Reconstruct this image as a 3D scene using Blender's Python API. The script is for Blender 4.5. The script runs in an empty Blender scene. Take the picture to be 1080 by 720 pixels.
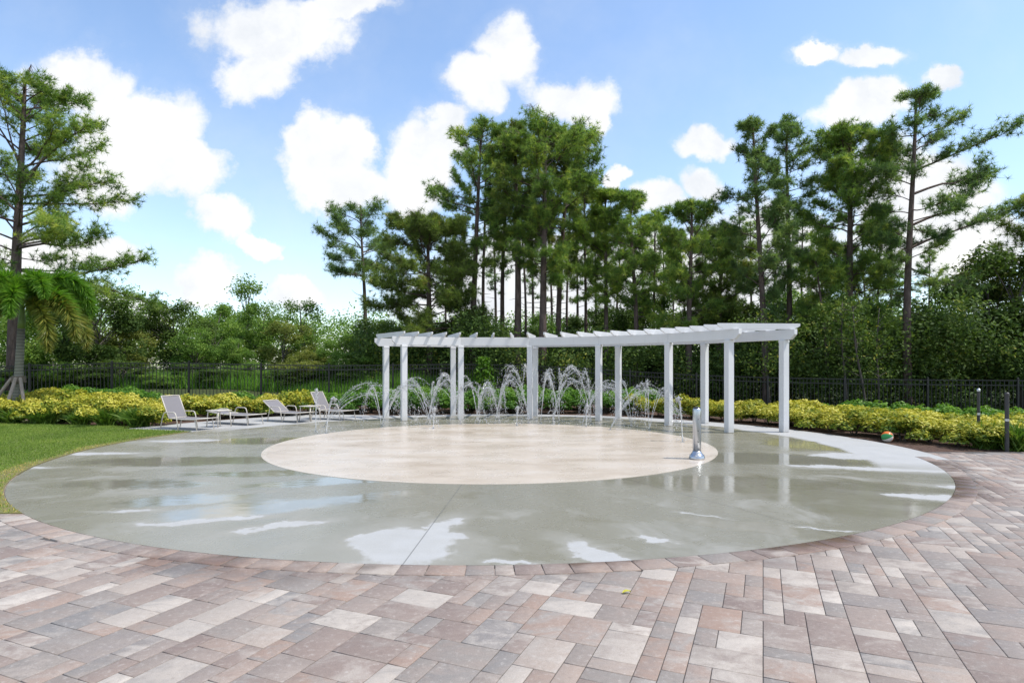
import bpy, bmesh, math, random
import numpy as np
from mathutils import Vector, Matrix, noise

random.seed(7)
rng = np.random.default_rng(11)
R = math.radians
scene = bpy.context.scene
col = scene.collection
EYE = 1.6
F = 636.0          # focal length of the photograph in its own pixels
HY = 388.0         # row of the horizon

def at(px, d):                       # lateral position of a photo column at distance d
    return (px - 540.0) / F * d
def gd(py, z=0.0):                   # distance of a point of height z seen on row py
    return (EYE - z) * F / (py - HY)
def hz(py, d):                       # height of a point at distance d seen on row py
    return EYE + (HY - py) / F * d
CX, CY = -0.42, 12.85                # centre of the splash pad
R_PAD, R_IN = 7.95, 4.55

# ------------------------------------------------------------------ materials
def new_mat(name):
    m = bpy.data.materials.new(name); m.use_nodes = True
    nt = m.node_tree; nt.nodes.clear()
    out = nt.nodes.new('ShaderNodeOutputMaterial')
    return m, nt, out
class G:
    """small helper to write node graphs as expressions"""
    def __init__(s, nt): s.nt = nt
    def n(s, t, **kw):
        nd = s.nt.nodes.new(t)
        for k, v in kw.items(): setattr(nd, k, v)
        return nd
    def put(s, sock, v):
        if v is None: return
        if isinstance(v, bpy.types.NodeSocket): s.nt.links.new(v, sock)
        else:
            if sock.type == 'RGBA' and len(v) == 3: v = (*v, 1)
            sock.default_value = v
    def m(s, op, a, b=None, c=None, clamp=False):
        nd = s.n('ShaderNodeMath', operation=op, use_clamp=clamp)
        s.put(nd.inputs[0], a); s.put(nd.inputs[1], b); s.put(nd.inputs[2], c)
        return nd.outputs[0]
    def v(s, op, a, b=None, scale=None):
        nd = s.n('ShaderNodeVectorMath', operation=op)
        s.put(nd.inputs[0], a); s.put(nd.inputs[1], b)
        if scale is not None: s.put(nd.inputs['Scale'], scale)
        return nd.outputs['Value'] if op in ('LENGTH', 'DOT_PRODUCT', 'DISTANCE') else nd.outputs['Vector']
    def mix(s, f, a, b, blend='MIX'):
        nd = s.n('ShaderNodeMix', data_type='RGBA', blend_type=blend)
        s.put(nd.inputs[0], f); s.put(nd.inputs[6], a); s.put(nd.inputs[7], b)
        return nd.outputs[2]
    def noise(s, vec, scale, detail=4, rough=.55, dist=0, dims='3D'):
        nd = s.n('ShaderNodeTexNoise', noise_dimensions=dims)
        s.put(nd.inputs['Vector'], vec); nd.inputs['Scale'].default_value = scale
        nd.inputs['Detail'].default_value = detail; nd.inputs['Roughness'].default_value = rough
        nd.inputs['Distortion'].default_value = dist
        return nd.outputs['Fac']
    def ramp(s, f, stops, interp='LINEAR'):
        nd = s.n('ShaderNodeValToRGB'); cr = nd.color_ramp; cr.interpolation = interp
        while len(cr.elements) < len(stops): cr.elements.new(.5)
        for e, (p, c) in zip(cr.elements, stops):
            e.position = p; e.color = (*c, 1) if len(c) == 3 else c
        s.put(nd.inputs[0], f); return nd.outputs[0]
    def step(s, x, a, b):            # smooth step from a to b
        nd = s.n('ShaderNodeMapRange', interpolation_type='SMOOTHSTEP')
        s.put(nd.inputs[0], x); nd.inputs[1].default_value = a; nd.inputs[2].default_value = b
        return nd.outputs[0]
    def pos(s): return s.n('ShaderNodeNewGeometry').outputs['Position']
    def obj(s): return s.n('ShaderNodeTexCoord').outputs['Object']
    def attr(s, name): return s.n('ShaderNodeAttribute', attribute_name=name).outputs['Fac']
    def bump(s, h, strength, dist):
        nd = s.n('ShaderNodeBump'); nd.inputs['Strength'].default_value = strength
        nd.inputs['Distance'].default_value = dist; s.put(nd.inputs['Height'], h); return nd.outputs['Normal']
    def bsdf(s, color, rough=.6, metal=0, normal=None, spec=.5, **kw):
        nd = s.n('ShaderNodeBsdfPrincipled')
        s.put(nd.inputs['Base Color'], color); s.put(nd.inputs['Roughness'], rough)
        s.put(nd.inputs['Metallic'], metal); s.put(nd.inputs['Normal'], normal)
        s.put(nd.inputs['Specular IOR Level'], spec)
        for k, v in kw.items(): s.put(nd.inputs[k.replace('_', ' ')], v)
        return nd.outputs[0]

def simple(name, color, rough=.6, metal=0, var=.12, scale=8, bump=0, spec=.5):
    m, nt, out = new_mat(name); g = G(nt)
    n = g.noise(g.pos(), scale, 5)
    c = g.mix(n, tuple(x * (1 - var) for x in color), tuple(min(1, x * (1 + var)) for x in color))
    nb = g.bump(g.noise(g.pos(), scale * 8, 3), bump, .01) if bump else None
    nt.links.new(g.bsdf(c, rough, metal, nb, spec), out.inputs[0]); return m

def painted_mat():
    m, nt, out = new_mat('white_paint'); g = G(nt); p = g.pos()
    c = g.mix(g.noise(p, 2.5, 5, .6), (.62, .62, .62), (.70, .70, .70))
    streak = g.noise(g.v('MULTIPLY', p, (26, 26, 1.1)), 1, 4, .6)          # rain marks running down
    c = g.mix(g.m('MULTIPLY', g.step(streak, .56, .78), .28), c, (.46, .455, .43))
    c = g.mix(g.m('MULTIPLY', g.step(g.noise(p, 45, 4, .7), .62, .75), .22), c, (.42, .41, .38))
    s_ = g.n('ShaderNodeSeparateXYZ'); g.put(s_.inputs[0], p)
    foot = g.m('MULTIPLY', g.step(g.m('ADD', s_.outputs[2], g.m('MULTIPLY', g.noise(p, 9, 4), .22)), .34, .10), .45)   # grime splashed up the post feet
    c = g.mix(foot, c, (.40, .385, .35))
    nt.links.new(g.bsdf(c, .5, 0, g.bump(streak, .06, .01), .4), out.inputs[0]); return m
def leaf_mat(name, stops, trans=.35, rough=.5, spec=.3, tcol=None):
    """leaves: colour from the per-leaf 'tint' attribute, light passes through them"""
    m, nt, out = new_mat(name); g = G(nt)
    c = g.ramp(g.attr('tint'), stops)
    b = g.bsdf(c, rough, 0, None, spec)
    t = g.n('ShaderNodeBsdfTranslucent')
    g.put(t.inputs[0], g.mix(1.0, c, tcol or (1.25, 1.35, .7), 'MULTIPLY'))
    mx = g.n('ShaderNodeMixShader'); mx.inputs[0].default_value = trans
    nt.links.new(b, mx.inputs[1]); nt.links.new(t.outputs[0], mx.inputs[2]); nt.links.new(mx.outputs[0], out.inputs[0])
    return m

M = {}
M['white'] = painted_mat()
M['cream_metal'] = simple('cream_metal', (.58, .53, .455), .4, var=.04)
M['sling'] = simple('sling_fabric', (.20, .19, .20), .75, var=.15, scale=60)
M['black_metal'] = simple('black_metal', (.012, .012, .013), .4, var=.2)
M['steel'] = simple('brushed_steel', (.50, .53, .57), .28, metal=1, var=.08, scale=12)
M['dark_cap'] = simple('dark_cap', (.03, .03, .035), .4)
M['wood_stake'] = simple('weathered_stake', (.34, .28, .23), .8, var=.25, scale=14, bump=.3)
M['strap'] = simple('burlap_strap', (.16, .13, .10), .9, var=.3, scale=40)
M['post_dark'] = simple('dark_post', (.035, .034, .036), .45, var=.3, scale=20)

def bark_mat(name, c1, c2, c3):
    m, nt, out = new_mat(name); g = G(nt)
    p = g.v('MULTIPLY', g.obj(), (1, 1, .25))
    n = g.noise(p, 9, 6, .65); big = g.noise(g.obj(), .8, 3)
    c = g.ramp(n, [(.3, c1), (.55, c2), (.75, c3)])
    c = g.mix(g.m('MULTIPLY', big, .5), c, c1)
    nt.links.new(g.bsdf(c, .9, 0, g.bump(n, .8, .05), .2), out.inputs[0]); return m
M['pine_bark'] = bark_mat('pine_bark', (.06, .045, .04), (.15, .11, .095), (.26, .20, .175))
M['grey_bark'] = bark_mat('grey_bark', (.05, .045, .04), (.12, .105, .09), (.22, .20, .175))
M['pale_bark'] = bark_mat('pale_bark', (.14, .13, .115), (.24, .225, .20), (.34, .32, .29))
def palm_mat():
    m, nt, out = new_mat('palm_trunk'); g = G(nt)
    w = g.n('ShaderNodeTexWave', bands_direction='Z'); g.put(w.inputs['Vector'], g.obj())
    w.inputs['Scale'].default_value = 3.2; w.inputs['Distortion'].default_value = 1.2; w.inputs['Detail'].default_value = 3
    c = g.ramp(w.outputs['Fac'], [(.0, (.10, .095, .085)), (.25, (.24, .23, .20)), (.8, (.30, .285, .25))])
    c = g.mix(g.noise(g.obj(), 3, 4), c, (.20, .20, .15))
    nt.links.new(g.bsdf(c, .85, 0, g.bump(w.outputs['Fac'], .4, .02), .2), out.inputs[0]); return m
M['palm_trunk'] = palm_mat()
M['crownshaft'] = simple('crownshaft', (.16, .24, .08), .45, var=.3, scale=5)

M['needle'] = leaf_mat('pine_needles', [(0, (0.080, 0.141, 0.038)), (.4, (0.163, 0.271, 0.062)), (.75, (0.307, 0.412, 0.083)), (1, (0.541, 0.567, 0.117))], .42, .45)
M['needle_olive'] = leaf_mat('pine_needles_olive', [(0, (0.084, 0.122, 0.033)), (.45, (0.166, 0.236, 0.052)), (.8, (0.277, 0.343, 0.071)), (1, (0.471, 0.401, 0.119))], .40, .5)
M['needle_blue'] = leaf_mat('pine_needles_deep', [(0, (0.078, 0.133, 0.052)), (.5, (0.154, 0.248, 0.086)), (1, (0.349, 0.425, 0.123))], .42, .45)
M['needle_light'] = leaf_mat('pine_needles_light', [(0, (0.102, 0.171, 0.036)), (.5, (0.220, 0.333, 0.064)), (1, (0.468, 0.546, 0.110))], .42, .45)
M['leaf_dark'] = leaf_mat('broad_leaf_dark', [(0, (0.038, 0.069, 0.020)), (.5, (0.081, 0.136, 0.031)), (.9, (0.159, 0.226, 0.045)), (1, (0.319, 0.302, 0.059))], .28, .62, .15)
M['leaf_mid'] = leaf_mat('broad_leaf_mid', [(0, (0.071, 0.137, 0.032)), (.5, (0.171, 0.286, 0.055)), (1, (0.372, 0.464, 0.096))], .35, .62, .15)
M['leaf_olive'] = leaf_mat('broad_leaf_olive', [(0, (0.093, 0.119, 0.032)), (.5, (0.207, 0.245, 0.055)), (1, (0.413, 0.382, 0.100))], .35, .62, .15)
M['gold'] = leaf_mat('gold_leaf', [(0, (.085, .16, .020)), (.28, (.20, .26, .028)), (.6, (.46, .44, .040)), (1, (.68, .62, .12))], .30, .5, tcol=(1.1, 1.1, .6))
M['bed_green'] = leaf_mat('bed_green_leaf', [(0, (.040, .105, .014)), (.5, (.085, .21, .022)), (1, (.20, .34, .045))], .35, .5)
M['tuft'] = leaf_mat('tuft_blade', [(0, (.045, .105, .014)), (.5, (.10, .19, .026)), (1, (.22, .30, .05))], .35, .5)
M['frond'] = leaf_mat('palm_leaflet', [(0, (0.060, 0.155, 0.019)), (.5, (0.121, 0.265, 0.026)), (1, (0.242, 0.392, 0.043))], .38, .4)
M['frond_old'] = leaf_mat('palm_leaflet_old', [(0, (0.057, 0.102, 0.020)), (.5, (0.142, 0.192, 0.035)), (1, (0.285, 0.264, 0.050))], .35, .45)
M['lawn_blade'] = leaf_mat('lawn_blade', [(0, (0.096, 0.164, 0.026)), (.5, (0.184, 0.274, 0.039)), (.85, (0.280, 0.352, 0.065)), (1, (0.525, 0.407, 0.130))], .3, .6)
M['meadow_blade'] = leaf_mat('meadow_blade', [(0, (0.068, 0.164, 0.022)), (.5, (0.135, 0.290, 0.032)), (1, (0.257, 0.416, 0.065))], .4, .6)

def water_mat():
    m, nt, out = new_mat('spray_water'); g = G(nt)
    b = g.bsdf((.95, .97, .985), .06, 0, None, .6, Transmission_Weight=.45, IOR=1.33)
    nt.links.new(b, out.inputs[0]); return m
M['water'] = water_mat()

def paver_mat():
    m, nt, out = new_mat('concrete_pavers'); g = G(nt)
    t = g.attr('tint'); t2 = g.attr('tint2'); p = g.pos()
    base = g.ramp(t, [(0, (.240, .196, .182)), (.2, (.285, .236, .216)), (.36, (.280, .260, .246)), (.5, (.238, .236, .240)),
                      (.63, (.340, .284, .256)), (.75, (.335, .250, .210)), (.84, (.41, .375, .345)), (1, (.53, .50, .465))])
    blend = g.ramp(t2, [(0, (.300, .275, .258)), (.35, (.300, .255, .234)), (.7, (.45, .422, .395)), (1, (.268, .258, .254))])
    pn = g.v('ADD', p, g.v('SCALE', (37., 11., 5.), scale=g.m('MULTIPLY', t2, 9)))
    cloud = g.noise(g.v('MULTIPLY', pn, (1, 1.6, 1)), 4.5, 5, .62, .6)
    c = g.mix(g.step(cloud, .38, .72), base, blend)
    grain = g.noise(p, 160, 3, .7); mid = g.noise(p, 28, 5, .7)
    c = g.mix(g.m('MULTIPLY', g.step(mid, .52, .75), .45), c, (.56, .545, .53))
    c = g.mix(g.m('MULTIPLY', g.step(mid, .48, .25), .35), c, (.17, .15, .145))
    c = g.mix(1, c, g.ramp(grain, [(.25, (.78, .78, .78)), (.75, (1.16, 1.16, 1.16))]), 'MULTIPLY')
    # pavers soaked by the pad's overflow, close to its edge
    r = g.v('DISTANCE', g.v('MULTIPLY', p, (1, 1, 0)), (CX, CY, 0))
    wet = g.m('MULTIPLY', g.step(r, R_PAD + .75, R_PAD), g.step(g.noise(p, .55, 4, .6), .50, .60))
    c = g.mix(1, c, (.95, .895, .83), 'MULTIPLY')
    c = g.mix(wet, c, g.mix(1, c, (.52, .44, .40), 'MULTIPLY'))
    rough = g.m('SUBTRACT', .78, g.m('MULTIPLY', wet, .5))
    h = g.m('ADD', g.m('MULTIPLY', grain, .4), mid)
    nt.links.new(g.bsdf(c, rough, 0, g.bump(h, .45, .004), .35), out.inputs[0]); return m
M['paver'] = paver_mat()
M['joint_sand'] = simple('joint_sand', (.10, .09, .083), .95, var=.3, scale=40)

DRY = [  # dry or drying islands in the water film: x, y, rx, ry, turn
    (-.98, 5.42, .46, .58, 10), (-.72, 5.95, .14, .55, -12), (-1.25, 5.75, .30, .18, 30), (-.55, 5.75, .22, .16, -20),
    (.74, 5.15, .15, .48, 28), (1.32, 5.62, .20, .05, -30), (5.35, 7.35, .75, .16, -28), (5.75, 9.6, 1.3, .18, -14),
    (6.3, 8.0, .6, .14, -24), (6.5, 10.9, 1.1, .40, -12), (-7.75, 11.3, .75, .16, 0), (-7.9, 9.7, .5, .08, 0), (-7.2, 13.3, .8, .22, 12),
    (-3.25, 6.35, .6, .11, 14), (-2.35, 6.1, .5, .10, 30), (.0, 4.98, .28, .06, 0), (-4.3, 6.75, .3, .07, 5), (2.05, 6.6, .2, .03, -25), (3.1, 6.0, .3, .03, -30)]
PUDDLE = [(-2.9, 6.9, .95, .38, 25), (-4.0, 7.3, .8, .28, 10), (-2.4, 8.6, 1.3, .30, 22), (-1.9, 7.4, .8, .25, 30), (-3.7, 9.2, 1.2, .25, 8),
          (4.4, 6.9, 1.4, .5, -20), (3.3, 8.3, 2.2, .6, -12), (4.9, 10.6, 1.7, .7, -8), (-5.6, 10.4, 1.7, .5, 5), (-5.2, 8.3, 1.0, .3, 0), (-5.3, 13.3, 1.6, .6, 0),
          (2.6, 6.0, .9, .22, -24), (6.2, 12.6, .8, 1.0, 0)]
def pad_mat():
    m, nt, out = new_mat('wet_concrete'); g = G(nt)
    p = g.pos()
    wob = g.n('ShaderNodeTexNoise'); g.put(wob.inputs['Vector'], p); wob.inputs['Scale'].default_value = 1.6; wob.inputs['Detail'].default_value = 6
    wob.inputs['Roughness'].default_value = .65
    pw = g.v('ADD', p, g.v('SCALE', g.v('SUBTRACT', wob.outputs['Color'], (.5, .5, .5)), scale=.75))
    def field(lst):
        best = None
        for x, y, rx, ry, a in lst:
            mp = g.n('ShaderNodeMapping', vector_type='TEXTURE'); g.put(mp.inputs[0], pw)
            mp.inputs[1].default_value = (x, y, 0); mp.inputs[2].default_value = (0, 0, R(a)); mp.inputs[3].default_value = (rx, ry, 1e6)
            v = g.m('SUBTRACT', 1, g.v('LENGTH', mp.outputs[0]))
            best = v if best is None else g.m('MAXIMUM', best, v)
        return best
    fd = g.m('ADD', field(DRY), g.m('MULTIPLY', g.m('SUBTRACT', g.noise(p, 9, 5, .7), .5), .35))
    dry = g.m('MULTIPLY', g.step(fd, -.06, .16), g.m('ADD', .55, g.m('MULTIPLY', g.noise(p, 3.0, 5, .65), .75)), clamp=True)
    halo = g.m('MULTIPLY', g.step(fd, -1.1, .1), .55)
    r = g.v('DISTANCE', g.v('MULTIPLY', p, (1, 1, 0)), (CX, CY, 0))
    sep = g.n('ShaderNodeSeparateXYZ'); g.put(sep.inputs[0], p)
    rimw = g.m('ADD', r, g.m('MULTIPLY', g.m('SUBTRACT', g.noise(p, .7, 4), .5), .8))
    rim = g.m('MULTIPLY', g.step(g.m('ADD', rimw, g.m('MULTIPLY', g.step(sep.outputs[0], 2.5, 6), .38)), 7.25, 7.45), g.step(g.m('ADD', sep.outputs[1], g.m('MULTIPLY', sep.outputs[0], .45)), 11.5, 13.5))
    dry = g.m('MAXIMUM', dry, rim)
    pud = g.step(field(PUDDLE), -.35, .30)
    streak = g.noise(g.v('MULTIPLY', p, (1, .35, 1)), 1.1, 5, .6)
    wetc = g.mix(streak, (.212, .197, .146), (.302, .285, .228))
    rel0 = g.v('SUBTRACT', p, (CX, CY, 0)); s0 = g.n('ShaderNodeSeparateXYZ'); g.put(s0.inputs[0], rel0)
    pol = g.n('ShaderNodeCombineXYZ'); g.put(pol.inputs[0], g.m('MULTIPLY', g.m('ARCTAN2', s0.outputs[1], g.m('ABSOLUTE', s0.outputs[0])), 4.5)); g.put(pol.inputs[1], g.m('MULTIPLY', r, .42)); g.put(pol.inputs[2], g.m('MULTIPLY', g.m('GREATER_THAN', s0.outputs[0], 0), 7))
    run = g.noise(pol.outputs[0], 2.3, 6, .66, .5)               # run-off tracks fanning out from the circle
    half = g.m('MAXIMUM', g.m('MULTIPLY', g.step(run, .50, .70), .6), halo)
    half = g.m('MULTIPLY', half, g.step(r, 4.9, 6.4))
    wetc = g.mix(half, wetc, (.345, .330, .285))
    wetc = g.mix(g.m('MULTIPLY', g.step(g.noise(p, .9, 5, .6, .5), .56, .70), .55), wetc, (.185, .165, .105))   # scattered olive-brown patches
    dryc = g.mix(g.noise(p, 2.2, 6, .65), (.37, .368, .352), (.47, .468, .455))
    c = g.mix(dry, wetc, dryc)
    fine = g.noise(p, 90, 3, .7)
    c = g.mix(1, c, g.ramp(fine, [(.3, (.88, .88, .88)), (.7, (1.08, 1.08, 1.08))]), 'MULTIPLY')
    # saw-cut joints running out from the centre
    rel = g.v('SUBTRACT', p, (CX, CY, 0)); s2 = g.n('ShaderNodeSeparateXYZ'); g.put(s2.inputs[0], rel)
    ang = g.m('ADD', g.m('ARCTAN2', s2.outputs[1], s2.outputs[0]), R(3.4))
    seg = g.m('PINGPONG', ang, R(15)); joint = g.m('LESS_THAN', g.m('MULTIPLY', seg, r), .006)
    c = g.mix(g.m('MULTIPLY', joint, .6), c, (.10, .10, .095))
    damp = g.m('ADD', g.m('ADD', .17, g.m('MULTIPLY', half, .32)), g.m('MULTIPLY', g.noise(p, 2.4, 4), .20))
    rough = g.n('ShaderNodeMix'); g.put(rough.inputs[0], pud); g.put(rough.inputs[2], damp); rough.inputs[3].default_value = .035
    ro = g.n('ShaderNodeMix'); g.put(ro.inputs[0], dry); g.put(ro.inputs[2], rough.outputs[0]); ro.inputs[3].default_value = .85
    rip = g.m('ADD', g.noise(g.v('MULTIPLY', p, (1, 1.5, 1)), 5, 3, .5), g.m('MULTIPLY', fine, .12))
    nb = g.bump(rip, .12, .012)
    nt.links.new(g.bsdf(c, ro.outputs[0], 0, nb, g.m('SUBTRACT', .62, g.m('MULTIPLY', dry, .4))), out.inputs[0]); return m
M['pad'] = pad_mat()

def beige_mat():
    m, nt, out = new_mat('beige_coating'); g = G(nt); p = g.pos()
    n = g.noise(g.v('MULTIPLY', p, (.6, 1.3, 1)), .9, 6, .6); f = g.noise(p, 70, 3, .7)
    c = g.ramp(n, [(.3, (.46, .375, .285)), (.5, (.585, .50, .405)), (.7, (.66, .585, .50))])
    c = g.mix(1, c, g.ramp(f, [(.3, (.9, .9, .9)), (.7, (1.06, 1.06, 1.06))]), 'MULTIPLY')
    r = g.v('DISTANCE', g.v('MULTIPLY', p, (1, 1, 0)), (CX, CY, 0))
    c = g.mix(g.m('MULTIPLY', g.step(r, R_IN - .10, R_IN - .07), .5), c, (.60, .53, .44))
    ro = g.m('ADD', .12, g.m('MULTIPLY', g.noise(p, 1.6, 5), .35))
    nt.links.new(g.bsdf(c, ro, 0, g.bump(f, .12, .004), .5), out.inputs[0]); return m
M['beige'] = beige_mat()
def concrete_mat():
    m, nt, out = new_mat('broom_concrete'); g = G(nt); p = g.pos()
    n = g.noise(p, 1.3, 6, .65); f = g.noise(p, 110, 3, .7)
    c = g.mix(n, (.35, .347, .332), (.48, .477, .460))
    c = g.mix(1, c, g.ramp(f, [(.3, (.88, .88, .88)), (.7, (1.08, 1.08, 1.08))]), 'MULTIPLY')
    nt.links.new(g.bsdf(c, .85, 0, g.bump(f, .3, .004), .3), out.inputs[0]); return m
M['concrete'] = concrete_mat()
def ground_mat():
    m, nt, out = new_mat('mulch_and_soil'); g = G(nt); p = g.pos()
    v = g.n('ShaderNodeTexVoronoi'); g.put(v.inputs['Vector'], g.v('MULTIPLY', p, (1, .45, 1))); v.inputs['Scale'].default_value = 26
    c = g.mix(g.v('LENGTH', g.v('MULTIPLY', v.outputs['Color'], (.6, .6, .6))), (.045, .028, .022), (.15, .095, .070))
    c = g.mix(g.m('MULTIPLY', g.step(g.noise(p, 2, 5), .55, .75), .5), c, (.19, .14, .11))
    wood = g.m('MAXIMUM', g.step(g.v('LENGTH', g.v('SUBTRACT', g.v('MULTIPLY', p, (1, 1, 0)), (CX, CY - 4, 0))), 15.6, 16.8), 0)
    gr = g.mix(g.noise(p, .6, 6, .6), (.035, .055, .018), (.075, .085, .03))
    c = g.mix(wood, c, gr)
    nt.links.new(g.bsdf(c, .95, 0, g.bump(v.outputs['Distance'], .8, .04), .2), out.inputs[0]); return m
M['ground'] = ground_mat()
def soil_mat():
    m, nt, out = new_mat('lawn_soil'); g = G(nt); p = g.pos()
    c = g.mix(g.noise(p, 1.2, 6, .6), (.10, .135, .030), (.17, .205, .055))
    r = g.v('DISTANCE', g.v('MULTIPLY', p, (1, 1, 0)), (CX, CY, 0))
    c = g.mix(g.m('MULTIPLY', g.step(g.m('ADD', r, g.noise(p, 1.5, 4)), 8.95, 8.45), .7), c, (.23, .18, .09))   # worn, sandy edge
    nt.links.new(g.bsdf(c, .95, 0, g.bump(g.noise(p, 60, 3), .6, .02), .2), out.inputs[0]); return m
M['lawn'] = soil_mat()
def ball_mat():
    m, nt, out = new_mat('beach_ball'); g = G(nt)
    s = g.n('ShaderNodeSeparateXYZ'); g.put(s.inputs[0], g.obj())
    a = g.m('FRACT', g.m('ADD', g.m('DIVIDE', g.m('ARCTAN2', s.outputs[1], s.outputs[0]), 2 * math.pi), .5))
    c = g.ramp(a, [(0, (.02, .26, .07)), (.1667, (.80, .78, .72)), (.3333, (.72, .16, .03)), (.5, (.02, .26, .07)), (.6667, (.80, .78, .72)), (.8333, (.72, .16, .03))], 'CONSTANT')
    nt.links.new(g.bsdf(c, .3), out.inputs[0]); return m
M['ball'] = ball_mat()

# ------------------------------------------------------------------ mesh helpers
class MB:
    def __init__(s): s.v = []; s.f = []
    def box(s, c, size, rot=None, taper=1.0):
        b = len(s.v); sx, sy, sz = (q / 2 for q in size)
        for z in (-1, 1):
            t = taper if z > 0 else 1
            for x, y in ((-1, -1), (1, -1), (1, 1), (-1, 1)):
                p = Vector((x * sx * t, y * sy * t, z * sz))
                if rot is not None: p = rot @ p
                s.v.append(p + Vector(c))
        for q in ((3, 2, 1, 0), (4, 5, 6, 7), (0, 1, 5, 4), (1, 2, 6, 5), (2, 3, 7, 6), (3, 0, 4, 7)):
            s.f.append([b + i for i in q])
        return s
    def tube(s, pts, rad, n=8, cap=True):
        pts = [Vector(p) for p in pts]; b = len(s.v)
        rad = rad if hasattr(rad, '__len__') else [rad] * len(pts)
        up = None
        for i, p in enumerate(pts):
            t = (pts[min(i + 1, len(pts) - 1)] - pts[max(i - 1, 0)])
            t = t.normalized() if t.length > 1e-9 else Vector((0, 0, 1))
            if up is None:
                up = t.orthogonal().normalized()
            else:
                up = (up - t * up.dot(t)); up = up.normalized() if up.length > 1e-6 else t.orthogonal().normalized()
            w = t.cross(up)
            for k in range(n):
                a = 2 * math.pi * k / n
                s.v.append(p + (up * math.cos(a) + w * math.sin(a)) * rad[i])
        for i in range(len(pts) - 1):
            for k in range(n):
                k2 = (k + 1) % n
                s.f.append([b + i * n + k, b + i * n + k2, b + (i + 1) * n + k2, b + (i + 1) * n + k])
        if cap:
            s.f.append([b + k for k in reversed(range(n))]); e = b + (len(pts) - 1) * n
            s.f.append([e + k for k in range(n)])
        return s
    def lathe(s, prof, c=(0, 0, 0), n=24):
        b = len(s.v); c = Vector(c)
        for r, z in prof:
            for k in range(n):
                a = 2 * math.pi * k / n; s.v.append(c + Vector((r * math.cos(a), r * math.sin(a), z)))
        for i in range(len(prof) - 1):
            for k in range(n):
                k2 = (k + 1) % n
                s.f.append([b + i * n + k, b + i * n + k2, b + (i + 1) * n + k2, b + (i + 1) * n + k])
        s.f.append([b + k for k in reversed(range(n))]); e = b + (len(prof) - 1) * n
        s.f.append([e + k for k in range(n)])
        return s
    def prism(s, poly, z0, z1):          # polygon in xy, extruded
        b = len(s.v); n = len(poly)
        for z in (z0, z1): s.v += [Vector((x, y, z)) for x, y in poly]
        s.f.append([b + i for i in reversed(range(n))]); s.f.append([b + n + i for i in range(n)])
        for i in range(n):
            j = (i + 1) % n; s.f.append([b + i, b + j, b + n + j, b + n + i])
        return s
    def mesh(s, name, mat, smooth=False):
        me = bpy.data.meshes.new(name); me.from_pydata([tuple(v) for v in s.v], [], s.f); me.materials.append(mat)
        if smooth: me.shade_smooth()
        me.update(); return me
    def build(s, name, mat, parent=None, smooth=False, bevel=0, loc=None):
        o = bpy.data.objects.new(name, s.mesh(name, mat, smooth)); col.objects.link(o)
        if parent: o.parent = parent
        if loc is not None: o.location = loc
        if bevel:
            md = o.modifiers.new('bevel', 'BEVEL'); md.width = bevel; md.segments = 2; md.limit_method = 'ANGLE'
        return o

def np_mesh(name, verts, faces, mat, tint=None, smooth=False):
    """verts (n,3), faces (m,k) of constant k; tint one value per face"""
    me = bpy.data.meshes.new(name); n, (m_, k) = len(verts), faces.shape
    me.vertices.add(n); me.vertices.foreach_set('co', np.ascontiguousarray(verts, dtype=np.float32).ravel())
    me.loops.add(m_ * k); me.loops.foreach_set('vertex_index', np.ascontiguousarray(faces, dtype=np.int32).ravel())
    me.polygons.add(m_); me.polygons.foreach_set('loop_start', np.arange(0, m_ * k, k, dtype=np.int32))
    me.update(calc_edges=True); me.materials.append(mat)
    if tint is not None:
        a = me.attributes.new('tint', 'FLOAT', 'FACE'); a.data.foreach_set('value', np.ascontiguousarray(tint, dtype=np.float32))
    if smooth: me.shade_smooth()
    return me
def unit(a): return a / np.maximum(np.linalg.norm(a, axis=-1, keepdims=True), 1e-9)
def blades(c, d, length, width, tint, name, mat, bend=0.0):
    """one thin triangle per blade from c along d"""
    n = len(c); r = unit(np.cross(d, rng.normal(size=(n, 3)))) * np.reshape(width, (-1, 1)) * .5
    v = np.stack([c - r, c + r, c + d * np.reshape(length, (-1, 1))], 1).reshape(-1, 3)
    return np_mesh(name, v, np.arange(3 * n).reshape(n, 3), mat, tint)
def leaves(c, nrm, size, tint, name, mat, aspect=.55):
    """one rhombic leaf per centre, lying across nrm"""
    n = len(c); a = unit(np.cross(nrm, rng.normal(size=(n, 3)))); b = unit(np.cross(nrm, a)); s = np.reshape(size, (-1, 1))
    fold = nrm * s * .12
    v = np.stack([c - a * s, c - b * s * aspect + fold, c + a * s, c + b * s * aspect + fold], 1).reshape(-1, 3)
    return np_mesh(name, v, np.arange(4 * n).reshape(n, 4), mat, tint)

def mobj(name, me, parent=None, loc=None, kind=None):
    o = bpy.data.objects.new(name, me); col.objects.link(o)
    if parent: o.parent = parent
    if loc is not None: o.location = loc
    if kind: o['kind'] = kind
    return o
def thing(name, label, cat, loc=(0, 0, 0), rz=0, group=None):
    o = bpy.data.objects.new(name, None); col.objects.link(o); o.empty_display_size = .2
    o.location = loc; o.rotation_euler = (0, 0, rz); tag(o, label, cat, group); return o
def tag(o, label, cat, group=None):
    o['label'] = label; o['category'] = cat
    if group: o['group'] = group
    return o
def copy_tree(o, parent=None):
    c = o.copy(); col.objects.link(c); c.parent = parent
    for ch in [q for q in o.children]: copy_tree(ch, c)
    return c
def struct(o): o['kind'] = 'structure'; return o

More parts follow.
